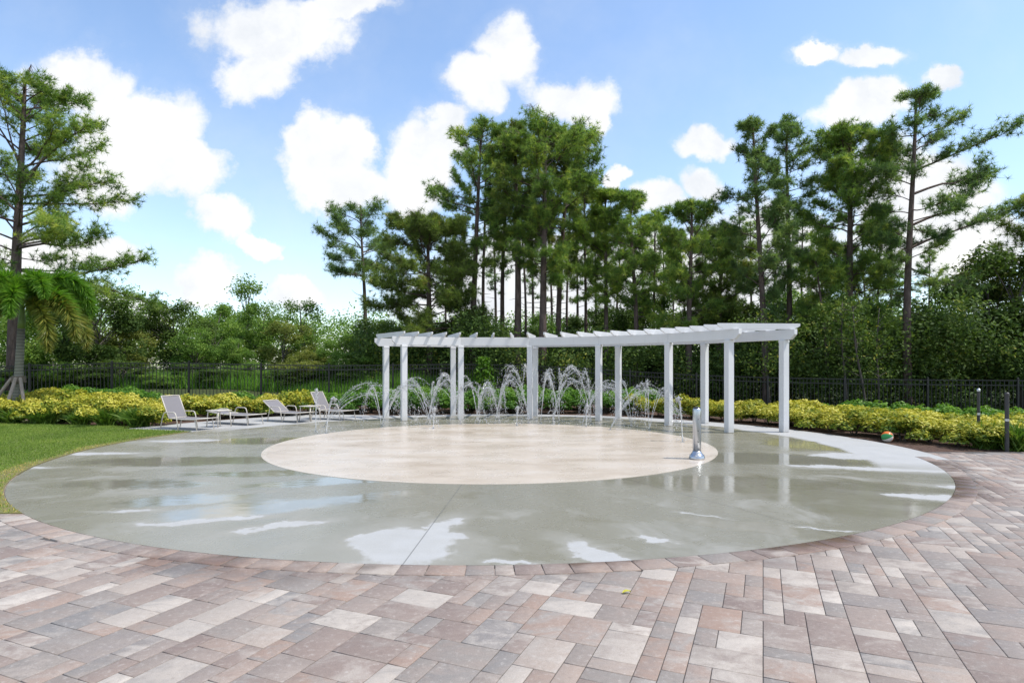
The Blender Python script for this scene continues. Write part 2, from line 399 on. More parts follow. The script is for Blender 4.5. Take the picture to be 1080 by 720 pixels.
# ------------------------------------------------------------------ ground
def sm(x, a, b):
    t = min(1, max(0, (x - a) / (b - a))); return t * t * (3 - 2 * t)
def gz(x, y):
    """height of the ground: flat by the pad, a low bank rising under the left and rear fence"""
    r = math.hypot(x - CX, y - CY); deg = math.degrees(math.atan2(y - CY, x - CX))
    side = 1 - sm(x, -2.0, 7.0)
    t = r - 8.6 - 2.3 * sm(deg, 104, 122) * (1 - sm(deg, 163, 172))
    if x < -7: t = min(t, y - (17.3 - .2 * (x + 14)))
    h = .78 * side * sm(t, .3, 6.0) * (1 if y > 12 else 0)
    h -= .20 * sm(x, 3, 8) * sm(r, 9.5, 13) * (1 if y > 13 else 0)
    if r > 8.6: h += .035 * noise.noise(Vector((x * .9, y * .9, 0))) * sm(t, 0, 1.5)
    return h
def build_ground():
    xs = np.concatenate([np.linspace(-400, -45, 14), np.linspace(-40, 40, 161), np.linspace(45, 400, 14)])
    ys = np.concatenate([np.linspace(-60, -8, 10), np.linspace(-5, 45, 101), np.linspace(50, 600, 20)])
    v = [(x, y, gz(x, y) - .03 - (.06 if math.hypot(x - CX, y - CY) < 8.0 or y < 10 else 0)) for y in ys for x in xs]
    nx = len(xs); f = [[j * nx + i, j * nx + i + 1, (j + 1) * nx + i + 1, (j + 1) * nx + i] for j in range(len(ys) - 1) for i in range(nx - 1)]
    mb = MB(); mb.v = v; mb.f = f
    struct(mb.build('ground', M['ground'], smooth=True))
build_ground()

def disc(name, mat, r, z, r0=0.0, a0=0, a1=360, skirt=.08, n=160):
    mb = MB(); full = a1 - a0 >= 360
    ang = [R(a0 + (a1 - a0) * i / n) for i in range(n + (0 if full else 1))]
    rr = r if callable(r) else (lambda a: r)
    o = [(CX + rr(a) * math.cos(a), CY + rr(a) * math.sin(a)) for a in ang]
    i_ = [(CX + r0 * math.cos(a), CY + r0 * math.sin(a)) for a in ang]
    k = len(ang); mb.v = [(x, y, z) for x, y in o] + [(x, y, z - skirt) for x, y in o] + [(x, y, z) for x, y in i_]
    for q in range(k if full else k - 1):
        w = (q + 1) % k
        mb.f.append([q, k + q, k + w, w][::-1]); mb.f.append([2 * k + q, q, w, 2 * k + w])
    return struct(mb.build(name, mat))
disc('splash_pad', M['pad'], R_PAD, 0.0, R_IN, skirt=.06)
disc('beige_circle', M['beige'], R_IN, .004, 0.0, skirt=.02)
def apron_r(a):
    d = math.degrees(a)
    return 8.12 + .28 * (1 - sm(d, -12, 40)) + 2.15 * sm(d, 112, 132) * 1.0
disc('concrete_apron', M['concrete'], apron_r, -.004, R_PAD - .02, -16, 163, skirt=.06)

# paving: one sheet of rectangular pavers laid in a random three-size pattern
def build_paving():
    u = .126; ang = R(22.6); ca, sa = math.cos(ang), math.sin(ang)
    # axis A points away (22.6 deg right of forward), axis B across
    ax = Vector((sa, ca)); bx = Vector((ca, -sa))
    N = 370; occ = np.zeros((N, N), bool); o0 = -110
    rnd = random.Random(5); quads = []
    sizes = [(3, 2)] * 3 + [(2, 3)] * 3 + [(2, 2)] * 5 + [(1, 2)] * 3 + [(2, 1)] * 3
    def inside(x, y):
        r = math.hypot(x - CX, y - CY)
        if r < R_PAD + .1: return False
        if y > 11.35 or y < -6 or abs(x) > 17: return False
        if x < CX and y > 7.1: return False
        return True
    for i in range(N):
        for j in range(N):
            if occ[i, j]: continue
            rnd.shuffle(sizes)
            for (a, b) in sizes + [(1, 1)]:
                if i + a <= N and j + b <= N and not occ[i:i + a, j:j + b].any(): break
            occ[i:i + a, j:j + b] = True
            c = ax * ((i + a / 2 + o0) * u + 6) + bx * ((j + b / 2 + o0 - 40) * u + 6)
            c = ax * ((i + a / 2 - 112) * u) + bx * ((j + b / 2 - 185) * u)
            if not inside(c.x, c.y): continue
            quads.append((c, a * u, b * u, rnd.random(), rnd.random()))
    V = []; Fc = []; T = []; T2 = []
    for c, la, lb, t, t2 in quads:
        ha, hb = la / 2 - .0022, lb / 2 - .0022; b0 = len(V)
        dz = rnd.uniform(-.0012, .0012)
        for ins, z in ((0, -.012), (0, -.0075 + dz), (.004, -.0055 + dz)):
            for s1, s2 in ((-1, -1), (1, -1), (1, 1), (-1, 1)):
                q = c + ax * (s1 * (ha - ins)) + bx * (s2 * (hb - ins)); V.append((q.x, q.y, z))
        for lv in (0, 4):
            for k in range(4):
                k2 = (k + 1) % 4; Fc.append([b0 + lv + k, b0 + lv + 4 + k, b0 + lv + 4 + k2, b0 + lv + k2])
        Fc.append([b0 + 11, b0 + 10, b0 + 9, b0 + 8])
        T += [t] * 9; T2 += [t2] * 9
    me = np_mesh('paving', np.array(V), np.array(Fc), M['paver'], np.array(T))
    a = me.attributes.new('tint2', 'FLOAT', 'FACE'); a.data.foreach_set('value', np.array(T2, dtype=np.float32))
    struct(mobj('paving', me))
    mb = MB(); mb.v = [(-18, -7, -.0125), (18, -7, -.0125), (18, 11.6, -.0125), (-18, 11.6, -.0125)]; mb.f = [[0, 1, 2, 3]]
    struct(mb.build('sand_bed', M['joint_sand']))
    # soldier course round the pad
    V = []; Fc = []; T = []; T2 = []; a = -151.0
    while a < -15:
        w = math.degrees(rnd.choice([.155, .23, .31, .31]) / (R_PAD + .12)); a1, a2 = R(a + .025), R(a + w - .025); b0 = len(V)
        dz = rnd.uniform(-.001, .001)
        for ins, z in ((0, -.012), (0, -.002 + dz), (.004, .0015 + dz)):
            da = ins / R_PAD
            for rr, aa in ((R_PAD + .004 + ins, a1 + da), (R_PAD + .235 - ins, a1 + da), (R_PAD + .235 - ins, a2 - da), (R_PAD + .004 + ins, a2 - da)):
                V.append((CX + rr * math.cos(aa), CY + rr * math.sin(aa), z))
        for lv in (0, 4):
            for k in range(4):
                k2 = (k + 1) % 4; Fc.append([b0 + lv + k, b0 + lv + k2, b0 + lv + 4 + k2, b0 + lv + 4 + k])
        Fc.append([b0 + 8, b0 + 9, b0 + 10, b0 + 11])
        T += [rnd.choice([.05, .15, .22, .66, .72, .78, .4, .85])] * 9; T2 += [rnd.choice([.3, .35, .4, .7])] * 9
        a += w
    me = np_mesh('paving_border', np.array(V), np.array(Fc), M['paver'], np.array(T))
    at_ = me.attributes.new('tint2', 'FLOAT', 'FACE'); at_.data.foreach_set('value', np.array(T2, dtype=np.float32))
    struct(mobj('paving_border', me))
build_paving()

# lawn on the left
def in_lawn(x, y):
    r = np.hypot(x - CX, y - CY); edge = 17.2 - .20 * (x + 14)
    a = np.degrees(np.arctan2(y - CY, x - CX))
    apr = (a > 112) & (a < 163.0) & (r < 10.35)
    return (x < CX - 4) & (y > 6.63) & (y < edge) & (r > R_PAD + .02) & ~apr
def build_lawn():
    # outline: pad arc from the paving edge up to the apron, then out along the bed
    pts = []
    a = 231.5
    while a > 163: pts.append((CX + (R_PAD + .01) * math.cos(R(a)), CY + (R_PAD + .01) * math.sin(R(a)))); a -= 1.5
    pts += [(CX + 8.12 * math.cos(R(163)), CY + 8.12 * math.sin(R(163))), (CX + 10.3 * math.cos(R(163)), CY + 10.3 * math.sin(R(163)))]
    pts += [(-10.6, 16.5), (-14, 17.2), (-20, 18.4), (-20, 6.63)]
    mb = MB(); mb.prism(pts, -.06, .012); struct(mb.build('lawn', M['lawn']))
    n = 230000
    x = rng.uniform(-17, -5, n); y = rng.uniform(6.6, 18, n); k = in_lawn(x, y); x, y = x[k], y[k]
    d = unit(np.stack([rng.normal(0, .45, len(x)), rng.normal(0, .45, len(x)), np.ones(len(x))], 1))
    r = np.hypot(x - CX, y - CY)
    patch = np.array([noise.noise(Vector((a * .8, b * .8, 3))) for a, b in zip(x, y)])
    t = np.clip(.42 + .45 * patch + rng.normal(0, .16, len(x)), 0, .9)
    worn = (r < 8.16 + .30 * patch) | (y < 6.80 + .2 * patch); t = np.where(worn, np.clip(t + .42, 0, 1), t)
    keep = ~worn | (rng.random(len(x)) < .6)
    c = np.stack([x, y, np.full(len(x), .01)], 1)[keep]
    me = blades(c, d[keep], rng.uniform(.02, .045, keep.sum()), .012, t[keep], 'grass', M['lawn_blade'])
    o = mobj('grass', me, kind='stuff'); tag(o, 'short mown green lawn with worn sandy edge along the splash pad', 'grass')
build_lawn()

# ------------------------------------------------------------------ pergola
def build_pergola():
    t = thing('pergola', 'curved white pergola with slatted roof arching round the splash pad', 'pergola', (CX, CY, 0))
    Ri, Ro, HB, BH = 6.15, 7.55, 2.30, .255
    angs = [19.7, 39.2, 60.4, 80.8, 101.1, 117.7]; ango = [17.1, 37.5, 59.5, 80.8, 101.9, 118.9]
    P = lambda r, a: Vector((r * math.cos(R(a)), r * math.sin(R(a)), 0))
    for r, al in ((Ri, angs), (Ro, ango)):
        for a in al:
            q = P(r, a); rot = Matrix.Rotation(R(a), 3, 'Z')
            mb = MB(); mb.box(q + Vector((0, 0, HB / 2 + .002)), (.168, .168, HB - .004), rot)
            mb.build('post', M['white'], t, bevel=.008)
            mb = MB(); mb.box(q + Vector((0, 0, HB - .04)), (.182, .182, .05), rot); mb.build('post_collar', M['white'], t, bevel=.006)
    for r, al in ((Ri, angs), (Ro, ango)):
        ends = [P(r, a) for a in al]; turn = lambda i: R(al[i + 1] - al[i - 1]) / 4
        d0 = (ends[0] - ends[1]).normalized(); d1 = (ends[-1] - ends[-2]).normalized()
        for i in range(5):
            a, b = ends[i], ends[i + 1]; dirv = (b - a).normalized(); nrm = Vector((-dirv.y, dirv.x, 0))
            ext0 = .34 if i == 0 else 0; ext1 = .36 if i == 4 else 0
            # profile along the beam with sloped ends where it runs past the last post
            prof = [(-ext0 + (.13 if ext0 else 0), 0), ((b - a).length + ext1 - (.13 if ext1 else 0), 0),
                    ((b - a).length + ext1, BH * .5), ((b - a).length + ext1, BH), (-ext0, BH), (-ext0, BH * .5)]
            mb = MB(); th = .055; shrink = .0
            for side in (-1, 1):
                for s_, z in prof:
                    # mitre the joint so neighbouring lengths meet end to end
                    off = side * th
                    mit = 0
                    if i > 0 and s_ <= 0.0 + 1e-6 and not ext0: mit = off * math.tan(turn(i))
                    if i < 4 and s_ >= (b - a).length - 1e-6 and not ext1: mit = -off * math.tan(turn(i + 1))
                    p = a + dirv * (s_ + mit) + nrm * off; mb.v.append(Vector((p.x, p.y, HB + z)))
            n = len(prof)
            mb.f = [list(range(n))[::-1], [n + k for k in range(n)]] + [[k, (k + 1) % n, n + (k + 1) % n, n + k] for k in range(n)]
            mb.build('beam', M['white'], t, bevel=.006)
    nr = 21
    for i in range(nr):
        f = 5 * i / (nr - 1); a_i = np.interp(f, range(6), angs); a_o = np.interp(f, range(6), ango); f2 = 1.5 * (f / 2.5 - 1)
        pi_, po_ = P(Ri, a_i + f2), P(Ro, a_o + f2); dv = (po_ - pi_); L_ = dv.length; rot = Matrix.Rotation(math.atan2(dv.y, dv.x), 3, 'Z'); h = .14; z0 = HB + BH + .002
        r0, r1 = -.40, L_ + .26
        prof = [(r0 + .16, 0), (r1 - .16, 0), (r1, h * .55), (r1, h), (r0, h), (r0, h * .55)]
        mb = MB()
        for side in (-1, 1):
            for x, z in prof: mb.v.append(pi_ + rot @ Vector((x, side * .021, 0)) + Vector((0, 0, z0 + z)))
        n = len(prof)
        mb.f = [list(range(n)), [n + k for k in range(n)][::-1]] + [[(k + 1) % n, k, n + k, n + (k + 1) % n] for k in range(n)]
        mb.build('rafter', M['white'], t)
build_pergola()

# ------------------------------------------------------------------ fence
FP = []
def build_fence():
    t = thing('picket_fence', 'black metal picket fence with ball-topped posts behind the planting beds', 'fence')
    # posts follow the left run, the rear corner and the right run
    p0 = Vector((at(118, 21.3), 21.3)); p3 = Vector((at(347, 23.4), 23.4)); st = (p3 - p0) / 3
    line = [p0 + st * k for k in range(-4, 7)]
    last = line[-1]; p_end = Vector((at(1290, 18.0), 18.0)); n = round((p_end - last).length / 2.44)
    line += [last + (p_end - last) * (k / n) for k in range(1, n + 1)]
    HT = 1.40
    zs = [gz(p.x, p.y) for p in line]
    for _ in range(4): zs = [(zs[max(i - 1, 0)] + 2 * zs[i] + zs[min(i + 1, len(zs) - 1)]) / 4 for i in range(len(zs))]
    for p, z in zip(line, zs):
        mb = MB(); mb.box((p.x, p.y, z + .72), (.062, .062, 1.48)); mb.lathe([(.01, 0), (.03, .008), (.03, .02), (.014, .03)], (p.x, p.y, z + 1.46), 8)
        mb.build('fence_post', M['black_metal'], t)
        FP.append((p, z))
    for (a, b, za, zb) in zip(line[:-1], line[1:], zs[:-1], zs[1:]):
        d = (b - a); L = d.length; u = d / L; ang = math.atan2(u.y, u.x); sl = math.atan2(zb - za, L)
        rot = Matrix.Rotation(ang, 3, 'Z') @ Matrix.Rotation(-sl, 3, 'Y'); mb = MB()
        for h in (.10, HT - .16, HT):
            c = (a + b) / 2; mb.box((c.x, c.y, (za + zb) / 2 + h), (L - .06, .032, .034), rot)
        k = int(L / .115)
        for i in range(1, k):
            f = i / k; c = a + d * f; z = za + (zb - za) * f
            mb.box((c.x, c.y, z + .04 + (HT - .06) / 2), (.019, .019, HT - .06), Matrix.Rotation(ang, 3, 'Z'))
        mb.build('picket_panel', M['black_metal'], t)
build_fence()

# ------------------------------------------------------------------ spray bollard, posts, ball
def build_bollard():
    d = gd(484); t = thing('spray_bollard', 'shiny steel spray bollard with flared foot on the beige circle', 'bollard', (at(735, d), d, .005))
    mb = MB(); mb.lathe([(.135, 0), (.138, .03), (.122, .06), (.098, .095), (.078, .12), (.074, .14)], n=32); mb.build('flared_base', M['steel'], t, smooth=True)
    mb = MB(); mb.lathe([(.072, .10), (.072, .86), (.066, .885), (.05, .89)], n=32); mb.build('tube', M['steel'], t, smooth=True)
    mb = MB(); mb.lathe([(.060, .885), (.060, .905), (.03, .915)], n=24); mb.build('cap', M['dark_cap'], t, smooth=True)
    for k in range(3): MB().tube([(0, -.06, .3 + .2 * k), (0, -.078, .3 + .2 * k)], .008, 8).build('nozzle', M['dark_cap'], t)
    for k in range(6):
        a = k * math.pi / 3; MB().lathe([(.012, 0), (.012, .018), (.006, .022)], (.120 * math.cos(a), .120 * math.sin(a), .056), 8).build('anchor_bolt', M['steel'], t)
build_bollard()
def post_thing(px, d, h, w, label):
    x = at(px, d); t = thing('metal_post', label, 'post', (x, d, gz(x, d) - .02))
    mb = MB(); mb.lathe([(w / 2, 0), (w / 2, h - .05)], n=14); mb.build('shaft', M['post_dark'], t, smooth=False)
    mb = MB(); mb.lathe([(w / 2 + .006, h - .06), (w / 2 + .006, h - .02), (w / 2 - .012, h)], n=14); mb.build('top_cap', M['steel'] if px < 1050 else M['post_dark'], t)
    mb = MB(); mb.lathe([(w / 2 + .004, h * .52), (w / 2 + .004, h * .56)], n=14); mb.build('collar', M['steel'], t)
post_thing(1032, 12.9, 1.18, .062, 'dark slim post with light cap rising behind a green tuft by yellow shrubs')
post_thing(1062, 11.7, 1.16, .074, 'dark thicker post at the mulch edge, nearest the right end of the bed')
def build_ball():
    d = gd(460, .10); x = at(936, d); bm = bmesh.new(); bmesh.ops.create_uvsphere(bm, u_segments=24, v_segments=16, radius=.122)
    me = bpy.data.meshes.new('beach_ball'); bm.to_mesh(me); bm.free(); me.materials.append(M['ball']); me.shade_smooth()
    o = mobj('beach_ball', me, loc=(x, d, gz(x, d) + .09)); o.rotation_euler = (R(70), R(35), R(20))
    tag(o, 'green, white and orange beach ball resting against yellow shrubs', 'ball')
build_ball()

def build_leaf():
    d = gd(624.5); rr = np.random.default_rng(3); v = []; f = []
    for i in range(9):
        u = i / 8; w = .026 * math.sin(math.pi * min(1, u * .93 + .05)) ** .8
        for q in (-1, -.5, 0, .5, 1): v.append((.10 * (u - .5), w * q, .006 + .012 * abs(q) + .012 * math.sin(u * 3.1)))
    for i in range(8):
        for q in range(4): k = i * 5 + q; f.append([k, k + 1, k + 6, k + 5])
    me = np_mesh('fallen_leaf', np.array(v), np.array(f), M['gold'], np.full(len(f), .72))
    o = mobj('fallen_leaf', me, loc=(at(661, d), d, -.004)); o.scale = (.7, .7, .7); o.rotation_euler.z = R(25); tag(o, 'small yellowish fallen leaf lying alone on the pavers', 'leaf')
build_leaf()

# ------------------------------------------------------------------ loungers and side tables
def make_lounger(label, back, loc, rz):
    """local x runs from head (-) to foot (+); back = angle of the backrest above flat"""
    t = thing('sun_lounger', label, 'sun lounger', loc, rz, 'sun loungers beside the splash pad'); t.scale = (.78, .80, .84)
    W, SH = .33, .34; hx = -.42; L = .78
    bt = Vector((hx - L * math.cos(R(back)), 0, SH + L * math.sin(R(back))))
    mb = MB()
    for s in (-1, 1):
        mb.tube([(hx, s * W, SH), (.2, s * W, SH - .02), (.75, s * W, SH - .01), (1.02, s * W, SH + .02)], .016, 8)
    mb.tube([(1.02, -W, SH + .02), (1.02, W, SH + .02)], .016, 8); mb.tube([(hx, -W, SH), (hx, W, SH)], .014, 8)
    mb.build('seat_frame', M['cream_metal'], t, True)
    mb = MB()
    for s in (-1, 1): mb.tube([(hx, s * W, SH), (bt.x, s * W, bt.z)], .016, 8)
    mb.tube([(bt.x, -W, bt.z), (bt.x, W, bt.z)], .016, 8); mb.build('back_frame', M['cream_metal'], t, True)
    for s in (-1, 1):      # arm loop: leg up, arm rest, leg down
        y = s * (W + .035)
        mb = MB(); mb.tube([(-.78, y, .0), (-.66, y, .40), (-.60, y, .50), (-.52, y, .53), (-.15, y, .53), (-.08, y, .50), (-.04, y, .42), (.06, y, .0)], .017, 8)
        mb.build('arm', M['cream_metal'], t, True)
        mb = MB(); mb.tube([(.78, s * W, SH - .02), (.86, s * W, 0)], .016, 8); mb.build('leg', M['cream_metal'], t, True)
    mb = MB()
    n = 8
    def sheet(pts, th):
        b = len(mb.v)
        for x, z, dz in pts:
            for yy, k in ((-W + .012, 0), (-W * .4, 1), (W * .4, 1), (W - .012, 0)):
                mb.v.append((x, yy, z - dz * k)); mb.v.append((x, yy, z - dz * k - th))
        for i in range(len(pts) - 1):
            for k in range(3):
                p = b + i * 8 + k * 2; mb.f.append([p, p + 2, p + 10, p + 8]); mb.f.append([p + 1, p + 9, p + 11, p + 3])
            mb.f.append([b + i * 8, b + i * 8 + 8, b + i * 8 + 9, b + i * 8 + 1]); mb.f.append([b + i * 8 + 6, b + i * 8 + 7, b + i * 8 + 15, b + i * 8 + 14])
    sheet([(bt.x + (hx - bt.x) * k / 6, bt.z + (SH - bt.z) * k / 6, .015) for k in range(7)], .006)
    mb.build('backrest', M['sling'], t)
    mb = MB(); sheet([(hx + .02 + (1.44 - .04) * k / 8, SH - .02 * math.sin(math.pi * k / 8) + .02 * (k / 8) ** 2, .015) for k in range(9)], .006)
    mb.build('seat', M['sling'], t)
    return t
for px, d, back, rz, label in (
        (197, 15.9, 62, -22, 'sun lounger at the lawn end with its grey sling back raised steeply'),
        (252, 17.3, 4, -26, 'sun lounger with its back let down flat, beside the first raised one'),
        (305, 18.1, 30, -30, 'sun lounger with its curved grey back half reclined'),
        (351, 18.9, 58, -24, 'sun lounger farthest from the lawn, raised back partly behind thin water jet')):
    make_lounger(label, back, (at(px, d), d, .0), R(rz))
def make_table(px, d, label):
    t = thing('side_table', label, 'side table', (at(px, d), d, 0), R(-24), 'side tables between the loungers')
    mb = MB(); mb.box((0, 0, .445), (.46, .46, .022)); mb.build('table_top', M['cream_metal'], t, bevel=.008)
    for a in (-1, 1):
        for b in (-1, 1):
            mb = MB(); mb.tube([(a * .19, b * .19, .434), (a * .215, b * .215, 0)], .014, 8); mb.build('leg', M['cream_metal'], t, True)
make_table(231, 16.5, 'small cream side table just right of the steeply raised lounger nearest the lawn')
make_table(327, 18.35, 'small cream side table between the half-reclined lounger and the last lounger')

# ------------------------------------------------------------------ water jets
def stream(P0, P1, apex, n, jit, rnd, seg=(0, 1), size=(.006, .014)):
    """droplets strung along a ballistic arc from P0 to P1"""
    s = np.sort(rnd.uniform(seg[0], seg[1], n)); P0 = np.array(P0); P1 = np.array(P1)
    pos = P0 + (P1 - P0) * s[:, None]; pos[:, 2] += 4 * apex * s * (1 - s)
    vel = np.tile(P1 - P0, (n, 1)).astype(float); vel[:, 2] += 4 * apex * (1 - 2 * s)
    pos += rnd.normal(0, 1, (n, 3)) * (jit * (.25 + s * 1.3))[:, None]
    w = rnd.uniform(size[0], size[1], n); return pos, unit(vel), w
def droplets(parts, name, parent):
    pos = np.concatenate([p[0] for p in parts]); d = np.concatenate([p[1] for p in parts]); w = np.concatenate([p[2] for p in parts])
    k = pos[:, 2] > .01; pos, d, w = pos[k], d[k], w[k]; n = len(pos)
    a = unit(np.cross(d, rng.normal(size=(n, 3)))); b = np.cross(d, a); L = (w * rng.uniform(1.2, 3.6, n))[:, None]; w = w[:, None] * .5
    v = np.stack([pos + d * L, pos + a * w, pos + b * w, pos - a * w, pos - b * w, pos - d * L], 1).reshape(-1, 3)
    f = np.array([[0, 1, 2], [0, 2, 3], [0, 3, 4], [0, 4, 1], [5, 2, 1], [5, 3, 2], [5, 4, 3], [5, 1, 4]])
    f = (f[None] + 6 * np.arange(n)[:, None, None]).reshape(-1, 3)
    return mobj(name, np_mesh(name, v, f, M['water'], smooth=True), parent, kind='stuff')
def arc_tube(P0, P1, apex, s0, s1, r, name, parent):
    pts = []; P0 = Vector(P0); P1 = Vector(P1)
    for i in range(15):
        s = s0 + (s1 - s0) * i / 14; p = P0.lerp(P1, s); p.z += 4 * apex * s * (1 - s); pts.append(p)
    rad = [r * (1 - .55 * i / 14) * (1 + .3 * math.sin(i * 2.3)) for i in range(15)]
    MB().tube(pts, rad, 6).build(name, M['water'], parent, True)
def fan_jet(px, d, top_py, half_px, label, lean=0.0, n_arc=7, n_drop=150, seed=0, mist=1.0):
    rnd = np.random.default_rng(seed); x = at(px, d); hgt = hz(top_py, d) - .02; hw = half_px * 1.2 * d / F
    t = thing('water_jet', label, 'water jet', (x, d, .004), 0, 'water jets of the splash pad')
    parts = []
    for sx in (-1, 1): MB().lathe([(.045, -.002), (.045, .006), (.025, .010)], (sx * hw * 1.15, 0, 0), 16).build('nozzle', M['steel'], t)
    for k in range(n_arc + 3):
        sx = 1 if k % 2 else -1; p0 = (sx * hw * 1.15, rnd.normal(0, .01), 0); ap = hgt * rnd.uniform(.70, 1.0)
        if k % 4 == 3: e = (p0[0] + rnd.normal(0, hw * .7) + lean * d / F, rnd.normal(0, .5), 0)       # some rise almost straight and break up
        else: e = (-sx * hw * rnd.uniform(.7, 1.7) + lean * d / F, rnd.normal(0, .55), 0)             # most cross to the other side
        parts.append(stream(p0, e, ap, int(n_drop * .9), .014, rnd, seg=(.12, 1), size=(.0035, .0125)))
        parts.append(stream(p0, e, ap * .985, n_drop // 2, .045 * mist, rnd, seg=(.30, 1), size=(.003, .011)))
        arc_tube(p0, e, ap, .0, .30 + .2 * rnd.random(), .0045, 'stream', t)
    n = int(60 * mist)      # drops bouncing where the water lands
    pos = np.stack([rnd.normal(lean * d / F * .7, hw * 1.2, n), rnd.normal(0, hw * 1.2, n), np.abs(rnd.normal(0, .07, n)) + .02], 1)
    parts.append((pos, unit(rnd.normal(size=(n, 3)) + np.array([0, 0, 1.])), rnd.uniform(.006, .013, n)))
    droplets(parts, 'spray', t)
def thin_jet(px, py, top_py, lean_px, label, seed, d=None, fall=.12):
    rnd = np.random.default_rng(seed); d = d or gd(py); x = at(px, d); hgt = hz(top_py, d); lean = lean_px * d / F
    t = thing('water_jet', label, 'water jet', (x, d, .004), 0, 'water jets of the splash pad')
    MB().lathe([(.045, -.002), (.045, .006), (.025, .010)], n=16).build('nozzle', M['steel'], t)
    e = (lean * 2, fall, 0)
    arc_tube((0, 0, 0), e, hgt, 0, .40, .013, 'stream', t)
    pr = [stream((0, 0, 0), e, hgt, 240, .016, rnd, seg=(.1, .6), size=(.007, .016)), stream((0, 0, 0), e, hgt * .98, 120, .04, rnd, seg=(.4, 1), size=(.006, .012))]
    n = 40; pos = np.stack([rnd.normal(0, .14, n), rnd.normal(0, .14, n), np.abs(rnd.normal(0, .05, n)) + .02], 1)
    pr.append((pos, unit(rnd.normal(size=(n, 3)) + np.array([0, 0, 1.])), rnd.uniform(.006, .012, n)))
    droplets(pr, 'spray', t)
    return t
fan_jet(372, 16.4, 402, 22, 'fan of arcing water left of the pergola\'s left end post', lean=44, seed=1, n_arc=8)
fan_jet(429, 17.0, 393, 18, 'fan of water right behind the pergola\'s left front post', lean=8, seed=2)
fan_jet(468, 17.2, 392, 13, 'narrow fan of water left of the second pair of white posts', seed=3, n_arc=8)
fan_jet(489, 17.3, 395, 11, 'thin water arc just right of the second pair of white posts', lean=12, seed=4, n_arc=5, mist=.6)
fan_jet(514, 17.4, 400, 9, 'pale misty water plume in front of the bright green sapling', seed=5, n_arc=8, mist=1.8)
fan_jet(540, 17.4, 383, 13, 'tall bell-shaped water fountain left of the middle pair of white posts', seed=6, n_arc=9)
fan_jet(580, 17.4, 386, 7, 'slim tall water plume right of the middle pair of white posts', lean=-4, seed=7, n_arc=7)
fan_jet(603, 17.3, 384, 15, 'tall bell-shaped water fountain left of the fourth front post', seed=8, n_arc=10)
fan_jet(640, 16.8, 397, 19, 'spreading water fan crossing the fourth pair of white posts', seed=9, n_arc=9, mist=1.4)
fan_jet(664, 15.6, 398, 15, 'long water arc falling towards the steel bollard', lean=36, seed=10, n_arc=7, mist=1.2)
thin_jet(333, 455, 412, 0, 'upright thin water jet in front of the last lounger', 21)
thin_jet(344, 457, 420, 7, 'leaning thin water jet beside the upright one near the loungers', 22)
thin_jet(720, 466, 420, -4, 'thin leaning water jet just left of the steel bollard', 23)
thin_jet(545, 449, 430, 1, 'short water spout at the far edge of the beige circle below the bell fountain', 24)
thin_jet(457, 452, 431, 1, 'short water spout below the narrow fan at the circle\'s far edge', 25)
thin_jet(618, 450, 428, 2, 'short bubbling spout left of the fourth front post', 26)

# ------------------------------------------------------------------ plants of the beds
def shrub_mesh(name, mat, r, h, n, size, seed, hue=0.5, lob=13):
    rr = np.random.default_rng(seed)
    ctr = np.stack([rr.normal(0, .42 * r, lob), rr.normal(0, .42 * r, lob), rr.uniform(.18, .78, lob) * h], 1); rad = rr.uniform(.30, .48, lob) * min(r, h * .9)
    k = rr.integers(0, lob, n); dirs = unit(rr.normal(size=(n, 3))); dirs[:, 2] = np.abs(dirs[:, 2]) * .9 + dirs[:, 2] * .1
    c = ctr[k] + dirs * (rad[k] * rr.uniform(.55, 1.08, n) ** .6)[:, None]; c[:, 2] = np.maximum(c[:, 2], .03)
    nr = unit(dirs + rr.normal(0, .55, (n, 3)) + np.array([0, 0, .5]))
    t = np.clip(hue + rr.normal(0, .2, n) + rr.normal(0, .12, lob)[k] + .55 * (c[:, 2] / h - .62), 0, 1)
    return leaves(c, nr, rr.uniform(.7, 1.3, n) * size, t, name, mat, .5)
def stems_mesh(r, h, seed):
    rr = random.Random(seed); mb = MB()
    for k in range(7):
        a = rr.uniform(0, 6.28); q = rr.uniform(.1, .5) * r
        mb.tube([(q * .2 * math.cos(a), q * .2 * math.sin(a), -.05), (q * math.cos(a), q * math.sin(a), h * .6)], [.012, .006], 5)
    return mb.mesh('stem', M['grey_bark'])
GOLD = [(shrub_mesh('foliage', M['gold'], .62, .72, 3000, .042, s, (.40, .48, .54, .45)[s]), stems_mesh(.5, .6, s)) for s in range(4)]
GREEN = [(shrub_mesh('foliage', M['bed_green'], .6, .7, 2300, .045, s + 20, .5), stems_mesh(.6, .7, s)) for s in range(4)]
srnd = random.Random(3)
def put_shrub(kind, x, y, s, label, group, sz=1.0):
    v = srnd.choice(GOLD if kind == 'gold' else GREEN)
    t = thing('golden_shrub' if kind == 'gold' else 'green_shrub', label, 'shrub', (x, y, gz(x, y) - .03), srnd.uniform(0, 6.28), group)
    t.scale = (s, s, s * sz); mobj('foliage', v[0], t); mobj('stem', v[1], t)
